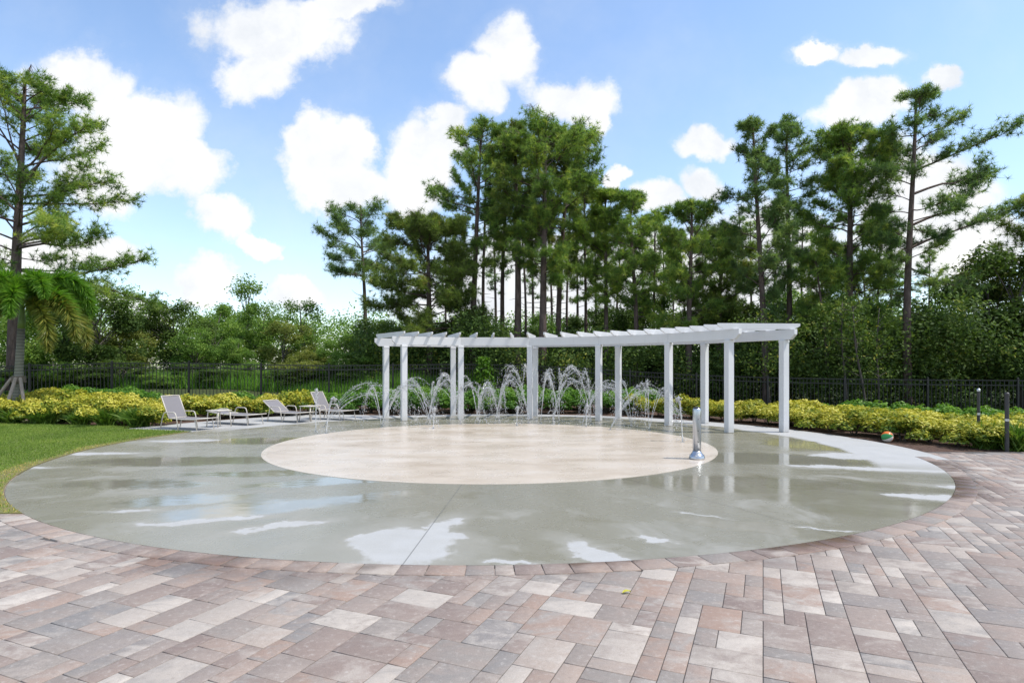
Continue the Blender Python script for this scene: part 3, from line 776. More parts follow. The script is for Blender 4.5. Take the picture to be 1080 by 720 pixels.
# left bed: golden row with green ones behind
def bed(pxs, dfun, kind, s, label, group, sz=1.0, jit=.25):
    for px in pxs:
        d = dfun(px) + srnd.uniform(-jit, jit); put_shrub(kind, at(px + srnd.uniform(-3, 3), d), d, s * srnd.uniform(.88, 1.12), label, group, sz)
lerp = lambda a, b, t: a + (b - a) * t
Lf = 'golden-leaved shrub in the left bed behind the lawn'
bed(range(-22, 168, 27), lambda p: lerp(18.0, 17.0, p / 165), 'gold', .95, Lf, 'golden shrubs behind the lawn')
bed(range(-10, 160, 25), lambda p: lerp(19.2, 18.2, p / 165), 'gold', 1.05, Lf, 'golden shrubs behind the lawn')
bed(range(-15, 160, 24), lambda p: lerp(20.4, 19.8, p / 165), 'green', 1.05, 'low green shrub between the golden shrubs and the fence by the palm', 'green shrubs by the left fence', .9)
bed(range(172, 335, 17), lambda p: lerp(18.6, 21.0, (p - 172) / 150), 'gold', 1.0, 'golden-leaved shrub behind the sun loungers', 'golden shrubs behind the loungers')
bed(range(185, 335, 30), lambda p: lerp(19.9, 21.8, (p - 190) / 140), 'green', 1.0, 'green shrub against the fence behind the loungers', 'green shrubs behind the loungers')
bed(range(340, 690, 25), lambda p: 21.6, 'green', 1.08, 'green shrub behind the pergola and the fountains', 'green shrubs behind the pergola')
bed(range(352, 690, 29), lambda p: 22.8, 'green', 1.2, 'green shrub behind the pergola and the fountains', 'green shrubs behind the pergola')
bed(range(676, 850, 17), lambda p: lerp(20.8, 16.6, (p - 676) / 174), 'gold', 1.0, 'golden-leaved shrub behind the right half of the pergola', 'golden shrubs behind the pergola', .88)
Rl = 'golden-leaved shrub in the right bed between paving and fence'
Rf = lambda p: lerp(16.0, 12.7, (p - 850) / 150) if p < 1000 else lerp(12.7, 12.5, (p - 1000) / 80)
bed(range(846, 1140, 27), lambda p: Rf(p), 'gold', .95, Rl, 'golden shrubs of the right bed', .82)
bed(range(836, 1140, 25), lambda p: Rf(p) + 1.15, 'gold', 1.0, Rl, 'golden shrubs of the right bed', .82)
bed(range(850, 1140, 26), lambda p: Rf(p) + 2.3, 'gold', 1.05, Rl, 'golden shrubs of the right bed', .84)
bed(range(870, 1140, 31), lambda p: Rf(p) + 3.6, 'green', 1.12, 'green shrub at the back of the right bed before the black fence', 'green shrubs of the right bed')
def tuft_mesh(seed, h=.5, n=420):
    rr = np.random.default_rng(seed); c = np.stack([rr.normal(0, .07, n), rr.normal(0, .07, n), np.zeros(n)], 1)
    d = unit(np.stack([rr.normal(0, .42, n), rr.normal(0, .42, n), np.ones(n)], 1))
    L = rr.uniform(.6, 1.1, n) * h; w = .013; side = unit(np.cross(d, rr.normal(size=(n, 3)))) * w
    mid = c + d * L[:, None] * .6; out = d * np.array([1, 1, 0]); tip = mid + unit(d + out * 1.2 - np.array([0, 0, .25])) * L[:, None] * .45
    v = np.stack([c - side * .6, c + side * .6, mid + side, mid - side, tip], 1).reshape(-1, 3)
    b = 5 * np.arange(n)[:, None]; f = np.concatenate([b + np.array([[0, 1, 2]]), b + np.array([[0, 2, 3]]), b + np.array([[3, 2, 4]])])
    return np_mesh('blades', v, f, M['tuft'], np.tile(np.clip(rr.normal(.5, .22, n), 0, 1), 3))
TUFT = [tuft_mesh(s) for s in range(3)]
def put_tuft(px, d, s, label, group=None):
    x = at(px, d); o = mobj('grass_tuft', TUFT[srnd.randrange(3)], loc=(x, d, gz(x, d) - .03)); o.scale = (s * 1.1, s * 1.1, s); o.rotation_euler.z = srnd.uniform(0, 6); tag(o, label, 'ornamental grass', group)
for i, (px, d) in enumerate([(14, 17.6), (46, 17.3), (65, 18.0), (85, 17.1), (112, 16.9), (146, 16.6), (-8, 17.7)]):
    put_tuft(px, d, 1.05 + .12 * (i % 3), 'spiky green grass tuft along the lawn edge of the left bed', 'grass tufts along the lawn')
for px, d, s, lb in ((1040, 12.3, 1.15, 'spiky green grass tuft in front of the slim dark post'), (1074, 11.9, 1.2, 'spiky green grass tuft right of the thicker dark post at the mulch edge')):
    put_tuft(px, d, s, lb)
# bright sapling behind the fence in the middle
def build_sapling():
    d = 25.2; x = at(510, d); z = gz(x, d); t = thing('sapling', 'bright green sapling growing against the fence behind the middle of the pergola', 'sapling', (x, d, z))
    n = 900; rr = np.random.default_rng(4); zz = rr.uniform(.2, 1.55, n); r = .45 * (1.2 - zz / 1.7) + .12
    a = rr.uniform(0, 6.28, n); q = r * rr.random(n) ** .5; c = np.stack([q * np.cos(a), q * np.sin(a), zz], 1)
    mobj('crown', leaves(c, unit(rr.normal(size=(n, 3)) + np.array([0, 0, .8])), rr.uniform(.05, .09, n), np.clip(rr.normal(.7, .2, n), 0, 1), 'crown', M['bed_green']), t)
    MB().tube([(0, 0, -.1), (.02, 0, .8), (0, .03, 1.5)], [.02, .014, .006], 6).build('trunk', M['grey_bark'], t)
build_sapling()

# ------------------------------------------------------------------ palm
def build_palm():
    d = 19.0; x = at(19, d); z = gz(x, d)
    t = thing('palm_tree', 'young palm with drooping plumed fronds held up by wooden stakes', 'palm tree', (x, d, z - .03))
    top = hz(327, d) - z
    MB().tube([(0, 0, 0), (.0, 0, .6), (.04, 0, 1.6), (.10, 0, top - .55)], [.175, .145, .115, .10], 18).build('trunk', M['palm_trunk'], t, True)
    MB().tube([(.10, 0, top - .56), (.115, 0, top - .35), (.13, 0, top + .05), (.14, 0, top + .45)], [.098, .10, .07, .035], 16).build('crownshaft', M['crownshaft'], t, True)
    base = np.array([.135, 0, top + .25]); rr = np.random.default_rng(8)
    spec = [(10, 62, 2.9, 0), (165, 60, 2.8, 0), (325, 58, 2.8, 0), (205, 60, 2.8, 0), (80, 68, 2.5, 0), (-10, 34, 2.9, 0), (185, 34, 2.8, 0), (300, 38, 2.7, 0),
            (238, 36, 2.7, 0), (45, 42, 2.6, 0), (120, 45, 2.6, 0), (345, 18, 3.4, 1), (12, 8, 3.1, 1), (330, 4, 3.0, 1), (262, 0, 2.2, 1), (172, 8, 2.6, 1), (25, 48, 2.8, 0), (285, 60, 2.5, 0)]
    for az, el, L, old in spec:
        L *= .88
        a, e = R(az), R(el); hdir = np.array([math.cos(a), math.sin(a), 0]); n = 26; pts = [base.copy()]; cur = e
        for i in range(n):
            pts.append(pts[-1] + (hdir * math.cos(cur) + np.array([0, 0, math.sin(cur)])) * L / n); cur -= R(2.6 + .25 * i) if el > 20 else R(2.3 + .20 * i)
            cur = max(cur, R(-86))
        pts = np.array(pts); m_ = 780; s = rr.uniform(.10, 1, m_) ** .85 * n; i0 = np.minimum(s.astype(int), n - 1); c = pts[i0] + (pts[i0 + 1] - pts[i0]) * (s - i0)[:, None]
        tan = unit(pts[i0 + 1] - pts[i0]); rad = unit(np.cross(tan, rr.normal(size=(m_, 3)))); dd = unit(rad * .9 + tan * .75 + np.array([0, 0, -.25]))
        ln = .52 * np.sin(np.clip(s / n, .05, .97) * math.pi) ** .45 * rr.uniform(.75, 1.1, m_)
        me = blades(c, dd, ln, .045, np.clip(rr.normal(.5, .2, m_) + .25 * old * (s / n), 0, 1), 'leaflets', M['frond_old'] if old else M['frond'])
        fo = MB().tube([tuple(p) for p in pts], list(np.linspace(.028, .006, n + 1)), 6).build('frond', M['crownshaft'], t, True); mobj('leaflets', me, fo)
    for az in (-38, 205, 285):
        a = R(az); MB().tube([(.95 * math.cos(a), .95 * math.sin(a), -.05), (.17 * math.cos(a) + .02, .17 * math.sin(a), 1.25)], .048, 8).build('support_stake', M['wood_stake'], t)
    MB().lathe([(.185, 1.10), (.19, 1.12), (.185, 1.30), (.17, 1.31)], (.025, 0, 0), 18).build('trunk_wrap', M['strap'], t)
build_palm()

# ------------------------------------------------------------------ pines
def pine_meshes(H, tr, crown, seed, mat, n_limb=56, dens=1.0, lean=(0, 0), extra=(), gap=0.0, tuft=.27, up=22, bark='pine_bark', sag=.0, hue=.5, nn=20, stubs=6):
    """crown: [(fraction of height, radius)...] from the lowest limbs to the tip. Returns (trunk mesh, crown mesh)"""
    rr = np.random.default_rng(seed); mb = MB()
    wob = rr.normal(0, .10, 2)
    def axis(z):
        f = z / H; return np.array([lean[0] * f ** 1.4 + wob[0] * math.sin(f * 5), lean[1] * f + wob[1] * math.sin(f * 4), z])
    zz = np.linspace(-.3, H * .985, 16); mb.tube([tuple(axis(max(z, 0)) + np.array([0, 0, min(z, 0)])) for z in zz], [tr * (1.18 if i == 0 else 1.0) * (1 - .86 * max(0, z) / H) ** .9 + .012 for i, z in enumerate(zz)], 10)
    cf = [c[0] for c in crown]; cr = [c[1] for c in crown]
    limbs = []
    az = rr.uniform(0, 6.28)
    for i in range(n_limb):
        f = cf[0] + (cf[-1] - cf[0]) * ((i + rr.uniform(-.4, .4)) / n_limb); f = min(max(f, cf[0]), .992)
        az += 2.399 + rr.normal(0, .5); L = np.interp(f, cf, cr) * rr.uniform(.6, 1.25)
        if rr.random() < gap: continue
        el = R(rr.normal(up + 40 * ((f - cf[0]) / max(.01, 1 - cf[0])) ** 1.6, 15)); limbs.append((f * H, az, max(L, .25), el))
    for z, a, L, e in extra: limbs.append((z, R(a), L * .87, R(e)))
    for k in range(stubs):
        f = rr.uniform(.25, max(.3, cf[0])); limbs.append((f * H, rr.uniform(0, 6.28), -rr.uniform(.3, 1.1), R(rr.uniform(-5, 25))))
    C = []; D = []; T = []
    for z, a, L, e in limbs:
        dead = L < 0; L = abs(L); L = min(L, max(.35, (H - z) * 1.5 + .30)); e = min(e, math.asin(min(1, max(.05, (H - z - .05) / L)))); p0 = axis(z); h = np.array([math.cos(a), math.sin(a), 0]); n = 6; pts = [p0]; el = e; yaw = a
        for k in range(n):
            yaw += rr.normal(0, .14); el += R(rr.normal(3 if k > 2 else -4 - sag, 6)); pts.append(pts[-1] + np.array([math.cos(yaw) * math.cos(el), math.sin(yaw) * math.cos(el), math.sin(el)]) * L / n)
        r0 = min(.009 + .011 * L, tr * .36); mb.tube([tuple(p) for p in pts], list(np.linspace(r0, .006, n + 1)), 5, cap=False)
        if dead: continue
        pts = np.array(pts); limb_t = rr.normal(0, .10); k = max(6, int((9 + 21 * L) * dens))
        for q in range(k):
            s = (rr.uniform(.28, 1.0) ** .75) * n; i0 = min(int(s), n - 1); c = pts[i0] + (pts[i0 + 1] - pts[i0]) * (s - i0); tan = unit(pts[i0 + 1] - pts[i0])
            side = unit(np.cross(tan, [0, 0, 1])); sw = rr.choice([-1, 1]); tl = rr.uniform(.12, 1.1) * (.32 + .28 * min(L, 2.4)) * (1.2 - .6 * s / n)
            dr = unit(tan * .75 + side * sw * rr.uniform(.2, 1.1) + np.array([0, 0, rr.uniform(-.45, 1.05)]))
            if q < 2: dr = tan; c = pts[-1] - tan * .1 * q; tl = .05
            e_ = c + dr * tl
            if e_[2] > H - .1: e_[2] = H - .1 - rr.uniform(0, .35)
            if tl > .18: mb.tube([tuple(c), tuple(e_)], [.008, .004], 3, cap=False)
            tt = hue + limb_t + rr.normal(0, .19)
            C.append(e_); D.append(unit(dr + np.array([0, 0, .45]))); T.append(tt)
            if tl > .3: C.append(c + dr * tl * .5 + rr.normal(0, .06, 3)); D.append(unit(dr + np.array([0, 0, .3]))); T.append(tt - .06)
    for q in range(26):          # leader and its whorl of short twigs
        u = rr.random() ** .8; a = rr.uniform(0, 6.28); w_ = (.10 + 1.0 * u) * max(.35, cr[-1]); b_ = axis(H * (.985 - .09 * u)); e_ = b_ + np.array([w_ * math.cos(a), w_ * math.sin(a), .25 * w_])
        mb.tube([tuple(b_), tuple(e_)], [.012, .005], 3, cap=False); C.append(e_); D.append(unit(np.array([math.cos(a) * .5, math.sin(a) * .5, .9]))); T.append(hue + rr.normal(.05, .15))
    C = np.array(C); D = np.array(D); T = np.array(T); n = len(C)
    cap = H - .15 - rr.uniform(0, .75, n) * (np.hypot(C[:, 0] - lean[0], C[:, 1]) * .6 + .1).clip(0, 1); C[:, 2] = np.minimum(C[:, 2], cap)
    d = unit(np.repeat(D, nn, 0) * .42 + unit(rr.normal(size=(n * nn, 3)))); c = np.repeat(C, nn, 0) - d * .02
    ln = rr.uniform(.65, 1.1, n * nn) * tuft; t = np.clip(np.repeat(T, nn) + rr.normal(0, .10, n * nn), 0, 1)
    return mb.mesh('trunk', M[bark], True), blades(c, d, ln, .021, t, 'crown', M[mat])
def pine(px, d, top_py, label, **kw):
    x = at(px, d); z = gz(x, d) - .05; H = hz(top_py, d) - z - .12
    if 'crown_px' in kw:       # crown given as photo rows and half widths
        cp = kw.pop('crown_px'); kw['crown'] = [((hz(py, d) - z) / H, hw * d / F) for py, hw in cp]
    ex = kw.pop('extra_px', ()); kw['extra'] = [(hz(py, d) - z, a, L * d / F, e) for py, a, L, e in ex]
    if 'lean_px' in kw: kw['lean'] = (kw.pop('lean_px') * d / F, 0)
    t1, c1 = pine_meshes(H, **kw)
    t = thing('pine_tree', label, 'pine tree', (x, d, z)); mobj('trunk', t1, t); mobj('crown', c1, t); return t
S = lambda top, bot, hw, tip=.25: [(bot, hw * .55), (bot + (top - bot) * .25, hw), (bot + (top - bot) * .6, hw * .85), (bot + (top - bot) * .85, hw * .5), (top, hw * tip)]
pine(14, 23.5, 78, 'big pine towering behind the palm at the fence', tr=.23, seed=31, mat='needle', crown_px=[(305, 45), (265, 90), (200, 92), (140, 70), (100, 48), (80, 24)], n_limb=54, lean_px=12, gap=.15, dens=.85,
     extra_px=[(292, 5, 150, 4), (262, -20, 140, 12), (238, 10, 125, 10), (215, 30, 120, 18), (285, 40, 150, 8), (180, -10, 105, 25), (150, 15, 85, 30), (300, -12, 120, -4)])
pine(384, 38, 212, 'slim open pine standing apart, left of the pergola against the clouds', tr=.15, seed=32, mat='needle_blue', crown_px=[(300, 25), (265, 52), (245, 40), (225, 22), (212, 8)], n_limb=26, dens=.8, gap=.1, lean_px=-2, tuft=.36, extra_px=[(275, 180, 60, 12), (262, 170, 55, 20), (292, 190, 38, 5)])
pine(452, 28, 223, 'bushy olive pine low over the pergola\'s left end', tr=.17, seed=33, mat='needle_olive', crown_px=[(352, 48), (320, 62), (280, 55), (245, 36), (223, 10)], n_limb=60, dens=1.35, up=12, hue=.4)
pine(498, 29, 124, 'pine with a long limb reaching left above the pergola\'s second posts', tr=.16, seed=34, mat='needle', crown_px=[(285, 16), (240, 34), (190, 40), (150, 30), (124, 10)], n_limb=40, gap=.15, lean_px=10, extra_px=[(222, 178, 62, 22), (215, 186, 55, 28), (258, 170, 42, 10), (275, 185, 35, 5)])
pine(512, 33, 150, 'thin-stemmed pine between the long-limbed pine and the thick middle one', tr=.11, seed=35, mat='needle_blue', crown_px=S(150, 270, 24), n_limb=26, lean_px=-2)
pine(532, 31, 132, 'slim pine tucked left of the thick dark-stemmed pine', tr=.13, seed=36, mat='needle', crown_px=S(132, 265, 30), n_limb=32, lean_px=0)
pine(544, 28.5, 126, 'thick dark-stemmed tall pine above the bell-shaped fountain', tr=.19, seed=37, mat='needle_olive', crown_px=S(126, 275, 36), n_limb=46, lean_px=2, dens=1.1)
pine(552, 36, 185, 'very thin pine stem against bright sky right of the thick dark one', tr=.085, seed=38, mat='needle', crown_px=S(185, 260, 16), n_limb=14)
pine(572, 27.5, 127, 'broad tall pine with grey trunk behind the middle post pair', tr=.20, seed=39, mat='needle', crown_px=[(300, 20), (255, 44), (200, 60), (160, 48), (127, 14)], n_limb=58, dens=1.15, lean_px=4, extra_px=[(295, -30, 20, 10), (292, 20, 24, 5)])
pine(590, 30, 133, 'dark-stemmed pine crowding the broad grey-trunked one on its right', tr=.16, seed=40, mat='needle_olive', crown_px=[(290, 18), (240, 42), (190, 44), (155, 34), (133, 12)], n_limb=48, dens=1.1, lean_px=8)
pine(600, 35, 165, 'thin pale pine stem right of the crowded middle pines', tr=.08, seed=41, mat='needle', crown_px=S(165, 250, 22), n_limb=20)
pine(617, 32, 190, 'slim pine under the drooping right side of the middle clump', tr=.10, seed=42, mat='needle_olive', crown_px=S(190, 310, 28), n_limb=30)
pine(639, 29, 196, 'light green pine right of the tall middle clump', tr=.13, seed=43, mat='needle_light', crown_px=S(196, 320, 36), n_limb=42, dens=1.1)
pine(668, 28, 197, 'feathery pine with upswept limbs above the fourth post pair', tr=.135, seed=44, mat='needle', crown_px=[(335, 22), (290, 34), (245, 32), (215, 20), (197, 8)], n_limb=38, up=28)
pine(690, 32, 218, 'short light pine in the gap before the round-topped pine', tr=.10, seed=45, mat='needle_light', crown_px=S(218, 325, 26), n_limb=28)
pine(711, 38, 240, 'thinnest bare pine stem in the bright gap above the pergola roof', tr=.075, seed=46, mat='needle', crown_px=S(240, 290, 14), n_limb=12)
pine(728, 27, 208, 'round-topped pine above the pergola\'s right half', tr=.16, seed=47, mat='needle', crown_px=[(345, 26), (300, 38), (255, 36), (225, 26), (208, 12)], n_limb=44, dens=1.05)
pine(760, 29, 236, 'dense low olive pine left of the leaning pine', tr=.14, seed=48, mat='needle_olive', crown_px=[(352, 30), (310, 40), (270, 32), (236, 10)], n_limb=48, dens=1.25, hue=.35)
pine(808, 25.5, 122, 'leaning pine with tufted narrow top above the pergola\'s right end', tr=.15, seed=49, mat='needle_blue', crown_px=[(330, 36), (270, 42), (215, 34), (170, 22), (122, 9)], n_limb=54, lean_px=-14, gap=.08)
pine(831, 26.5, 124, 'straight pine with open crown just right of the leaning pine', tr=.14, seed=50, mat='needle_blue', crown_px=[(265, 14), (225, 26), (170, 32), (140, 26), (124, 10)], n_limb=34, gap=.15, up=24)
pine(896, 25.5, 130, 'dense full-crowned pine between the open pines on the right', tr=.19, seed=51, mat='needle', crown_px=[(355, 34), (310, 48), (250, 52), (190, 46), (150, 30), (130, 10)], n_limb=84, dens=1.2, up=14)
pine(958, 24, 92, 'tallest pine with long bare limbs reaching to the right', tr=.165, seed=52, mat='needle_blue', crown_px=[(300, 24), (250, 34), (200, 42), (150, 46), (110, 24), (92, 8)], n_limb=40, gap=.2, dens=.95, lean_px=6,
     extra_px=[(262, 8, 165, 22), (238, -5, 140, 26), (205, 12, 135, 26), (180, -18, 105, 24), (282, 15, 90, -10), (195, 180, 52, 28), (225, 172, 40, 15), (160, 5, 62, 34)])
pine(874, 24.8, 262, 'thin crooked dark stem left of the dense full-crowned pine', tr=.07, seed=53, mat='needle', crown_px=S(262, 345, 26), n_limb=18, lean_px=-14)
pine(926, 26, 230, 'thin straight stem between the full-crowned and the tallest pine', tr=.06, seed=54, mat='needle_blue', crown_px=S(230, 350, 26), n_limb=24)
pine(1092, 25, 196, 'sparse pine at the right edge with thin hanging sprays', tr=.11, seed=55, mat='needle_olive', crown_px=S(196, 330, 44), n_limb=26, gap=.2, dens=.7)

BGP = []
for k, (tp, bt, hw) in enumerate(((150, 300, 22), (190, 320, 26), (215, 330, 24))):
    BGP.append(pine_meshes(12.0, .10, [(.45, .5), (.6, 1.3), (.8, 1.1), (1, .25)], 200 + k, ('needle', 'needle_blue', 'needle_olive')[k], n_limb=30, dens=.8, gap=.15, nn=16))
prnd = random.Random(21)
for px, d, top in [(470, 40, 235), (488, 44, 225), (522, 46, 200), (562, 42, 205), (580, 48, 215), (608, 44, 210), (628, 40, 225), (652, 46, 232), (678, 42, 226), (700, 48, 238), (720, 44, 240), (742, 40, 235), (778, 42, 225), (792, 46, 232), (818, 44, 215), (846, 40, 220), (866, 44, 230), (912, 40, 235), (940, 44, 240), (980, 42, 262)]:
    x = at(px, d); z = gz(x, d) - .05; H = hz(top, d) - z; me = prnd.choice(BGP)
    t = thing('pine_tree', 'slender distant pine seen in the gaps between the nearer trunks', 'pine tree', (x, d, z), prnd.uniform(0, 6.28), 'distant slender pines'); s_ = H / 12; t.scale = (s_, s_, s_)
    mobj('trunk', me[0], t); mobj('crown', me[1], t)

# ------------------------------------------------------------------ broadleaf trees
def broad_meshes(seed, mat, H=6.0, W=2.2, n=9000, leaf=.085, base=.25, hue=.45, lobes=26, bark='grey_bark'):
    rr = np.random.default_rng(seed); mb = MB()
    mb.tube([(0, 0, -.3), (rr.normal(0, .1), rr.normal(0, .1), H * .3), (rr.normal(0, .2), rr.normal(0, .2), H * .62), (rr.normal(0, .3), rr.normal(0, .3), H * .9)], [.11, .085, .05, .015], 8)
    u = rr.random(lobes); zz = base + (1 - base) * u * .92; env = np.sin(np.clip((zz - base * .6) / (1.06 - base * .6), 0, 1) * math.pi) ** .6
    a = rr.uniform(0, 6.28, lobes); q = W * env * rr.uniform(.25, .95, lobes); ctr = np.stack([q * np.cos(a), q * np.sin(a), zz * H], 1); rad = rr.uniform(.35, .75, lobes) * W * .42
    for k in range(lobes):
        s = Vector((0, 0, max(.15 * H, ctr[k][2] * .6))); e = Vector(ctr[k]); mb.tube([s, s.lerp(e, .5) + Vector((0, 0, .12)), e], [.03, .018, .006], 4, cap=False)
    # loose clumps of leaves: small sprigs scattered over each lobe
    ns = n // 9; k = rr.integers(0, lobes, ns); sd = unit(rr.normal(size=(ns, 3)))
    sc = ctr[k] + sd * (rad[k] * rr.uniform(.3, 1.15, ns) ** .6)[:, None]; st = hue + rr.normal(0, .14, ns) + rr.normal(0, .1, lobes)[k]
    j = np.repeat(np.arange(ns), 9); c = sc[j] + rr.normal(0, .13, (len(j), 3)) * np.array([1, 1, .8])
    nr = unit(sd[j] * .5 + rr.normal(0, .6, (len(j), 3)) + np.array([0, 0, .6]))
    t = np.clip(st[j] + rr.normal(0, .08, len(j)), 0, 1)
    return mb.mesh('trunk', M[bark], True), leaves(c, nr, rr.uniform(.65, 1.3, len(j)) * leaf, t, 'crown', M[mat], .5)
BV = {'dark': [broad_meshes(60 + i, 'leaf_dark', 6, 2.4, 15000, .074) for i in range(3)],
      'mid': [broad_meshes(70 + i, 'leaf_mid', 6, 2.2, 12000, .072) for i in range(3)],
      'olive': [broad_meshes(80 + i, 'leaf_olive', 6, 2.3, 12000, .072) for i in range(2)],
      'open': [broad_meshes(90 + i, 'leaf_mid', 6, 1.6, 3400, .075, lobes=20, base=.3) for i in range(2)]}
brnd = random.Random(9)
def broad(px, d, top_py, kind, label, w=1.0, group=None, z=None):
    x = at(px, d); z0 = gz(x, d) - .05; H = hz(top_py, d) - z0; me = brnd.choice(BV[kind]); s = H / 6.0
    t = thing('broadleaf_tree', label, 'tree', (x, d, z0), brnd.uniform(0, 6.28), group); sw = s ** .5 * w; t.scale = (sw, sw, s); mobj('trunk', me[0], t); mobj('crown', me[1], t)
gl = 'broadleaf trees beyond the left fence'
LB = 'leafy tree in the green row beyond the left fence'
for px, d, top, kind, w, lb in [
        (105, 27, 306, 'dark', 1.1, 'dark leafy tree just right of the palm fronds beyond the fence'), (68, 30, 300, 'mid', 1.1, 'green tree half hidden behind the palm'),
        (150, 34, 326, 'olive', .9, None), (185, 32, 318, 'dark', 1.0, 'dark round-topped tree beyond the fence above the first lounger'), (225, 34, 322, 'mid', 1.1, None),
        (240, 38, 322, 'mid', .9, None), (262, 42, 292, 'open', 1.2, 'tall loose-leaved tree rising above the green row left of centre'), (277, 35, 318, 'mid', .9, None),
        (300, 31, 340, 'olive', 1.0, 'low olive-green tree beyond the fence above the third lounger'), (318, 40, 312, 'open', 1.1, 'thin half-bare tree against white cloud left of the slim pine'), (335, 32, 345, 'mid', .9, None),
        (362, 31, 352, 'mid', .9, None), (205, 29, 345, 'mid', .9, None), (130, 29, 338, 'olive', 1.0, None), (30, 28, 322, 'mid', 1.0, None), (-20, 29, 315, 'mid', 1.1, None), (325, 30, 366, 'olive', .7, 'small yellowish bush tree just over the fence by the last lounger'),
        (395, 33, 338, 'dark', 1.0, 'dark tree under the slim pine at the pergola\'s left end'), (250, 30, 356, 'mid', .8, None)]:
    broad(px, d, top, kind, lb or LB, w, gl)
for k_, (px, d, top, kind) in enumerate([(25, 23.6, 384, 'dark'), (62, 24.4, 378, 'mid'), (92, 23.9, 388, 'dark'), (128, 25, 380, 'dark'), (172, 24.6, 392, 'mid'), (205, 25.6, 384, 'dark'), (228, 25.2, 390, 'dark'), (262, 26.4, 382, 'mid'), (300, 25.8, 390, 'dark'), (322, 26.8, 378, 'olive'), (348, 26.4, 386, 'dark'), (376, 27.5, 372, 'mid')]):
    broad(px, d, top, kind, 'low bush growing wild close behind the left fence', 1.25, 'bushes behind the left fence')
gr = 'broadleaf trees at the right edge'
for px, d, top, kind, w, lb in [(1010, 26, 300, 'dark', 1.0, 'dark leafy tree right of the tallest pine\'s trunk'), (1045, 25, 272, 'olive', 1.0, 'olive leafy tree near the right edge above the fence'), (1078, 24, 262, 'dark', 1.1, 'dark leafy tree cut off by the right edge'),
        (985, 29, 312, 'mid', .9, 'mid green tree hidden behind the tallest pine'), (860, 29, 300, 'dark', .9, 'dark tree filling the gap right of the pergola roof'), (925, 30, 315, 'mid', .9, 'mid green tree between the two big right-hand pines'), (1115, 26, 280, 'mid', 1.1, 'leafy tree past the right edge')]:
    broad(px, d, top, kind, lb, w, gr)
gm = 'broadleaf trees among the middle pines'
ML = 'dark leafy understorey tree among the pine trunks behind the pergola'
for px, d, top, kind in [(425, 31, 342, 'dark'), (480, 33, 335, 'dark'), (515, 36, 338, 'mid'), (556, 37, 342, 'dark'), (610, 36, 335, 'dark'), (655, 32, 318, 'dark'), (690, 33, 310, 'dark'), (745, 32, 318, 'dark'), (780, 30, 312, 'dark'), (820, 31, 305, 'mid'), (575, 40, 330, 'mid'), (500, 42, 330, 'dark'), (635, 42, 325, 'mid')]:
    broad(px, d, top, kind, ML, .95, gm)

def leaning_stem(px, d, lean_px, top_py, r, label):
    x = at(px, d); z = gz(x, d) - .05; H = hz(top_py, d) - z; ln = lean_px * d / F; t = thing('thin_tree', label, 'tree', (x, d, z)); rr = np.random.default_rng(int(px))
    mb = MB(); pts = [(ln * f + .05 * math.sin(f * 7), .03 * math.sin(f * 5), H * f) for f in np.linspace(0, 1, 9)]; mb.tube(pts, list(np.linspace(r, r * .3, 9)), 7)
    C = []
    for k in range(16):
        f = rr.uniform(.35, 1); p = np.array([ln * f, 0, H * f]); a = rr.uniform(0, 6.28); L = rr.uniform(.3, .9); q = p + np.array([math.cos(a) * L, math.sin(a) * L, rr.uniform(.0, .5)])
        mb.tube([tuple(p), tuple((p + q) / 2 + np.array([0, 0, .06])), tuple(q)], [r * .35, r * .2, .004], 4, cap=False); C.append(q + rr.normal(0, .18, (30, 3))); C.append((p + q) / 2 + rr.normal(0, .13, (20, 3)))
    C = np.concatenate(C); mb.build('trunk', M['grey_bark'], t, True)
    mobj('crown', leaves(C, unit(rr.normal(size=C.shape) + np.array([0, 0, .8])), rr.uniform(.04, .08, len(C)), np.clip(rr.normal(.62, .2, len(C)), 0, 1), 'crown', M['leaf_dark']), t)
leaning_stem(914, 21.6, -16, 322, .05, 'thin tree leaning left behind the right fence')
leaning_stem(926, 22.4, 0, 325, .045, 'upright thin tree left of the tallest pine\'s trunk')
leaning_stem(893, 22.6, -6, 318, .05, 'thin tree in front of the full-crowned pine')
leaning_stem(812, 22.8, -10, 326, .05, 'thin tree leaning left behind the pergola\'s right posts')
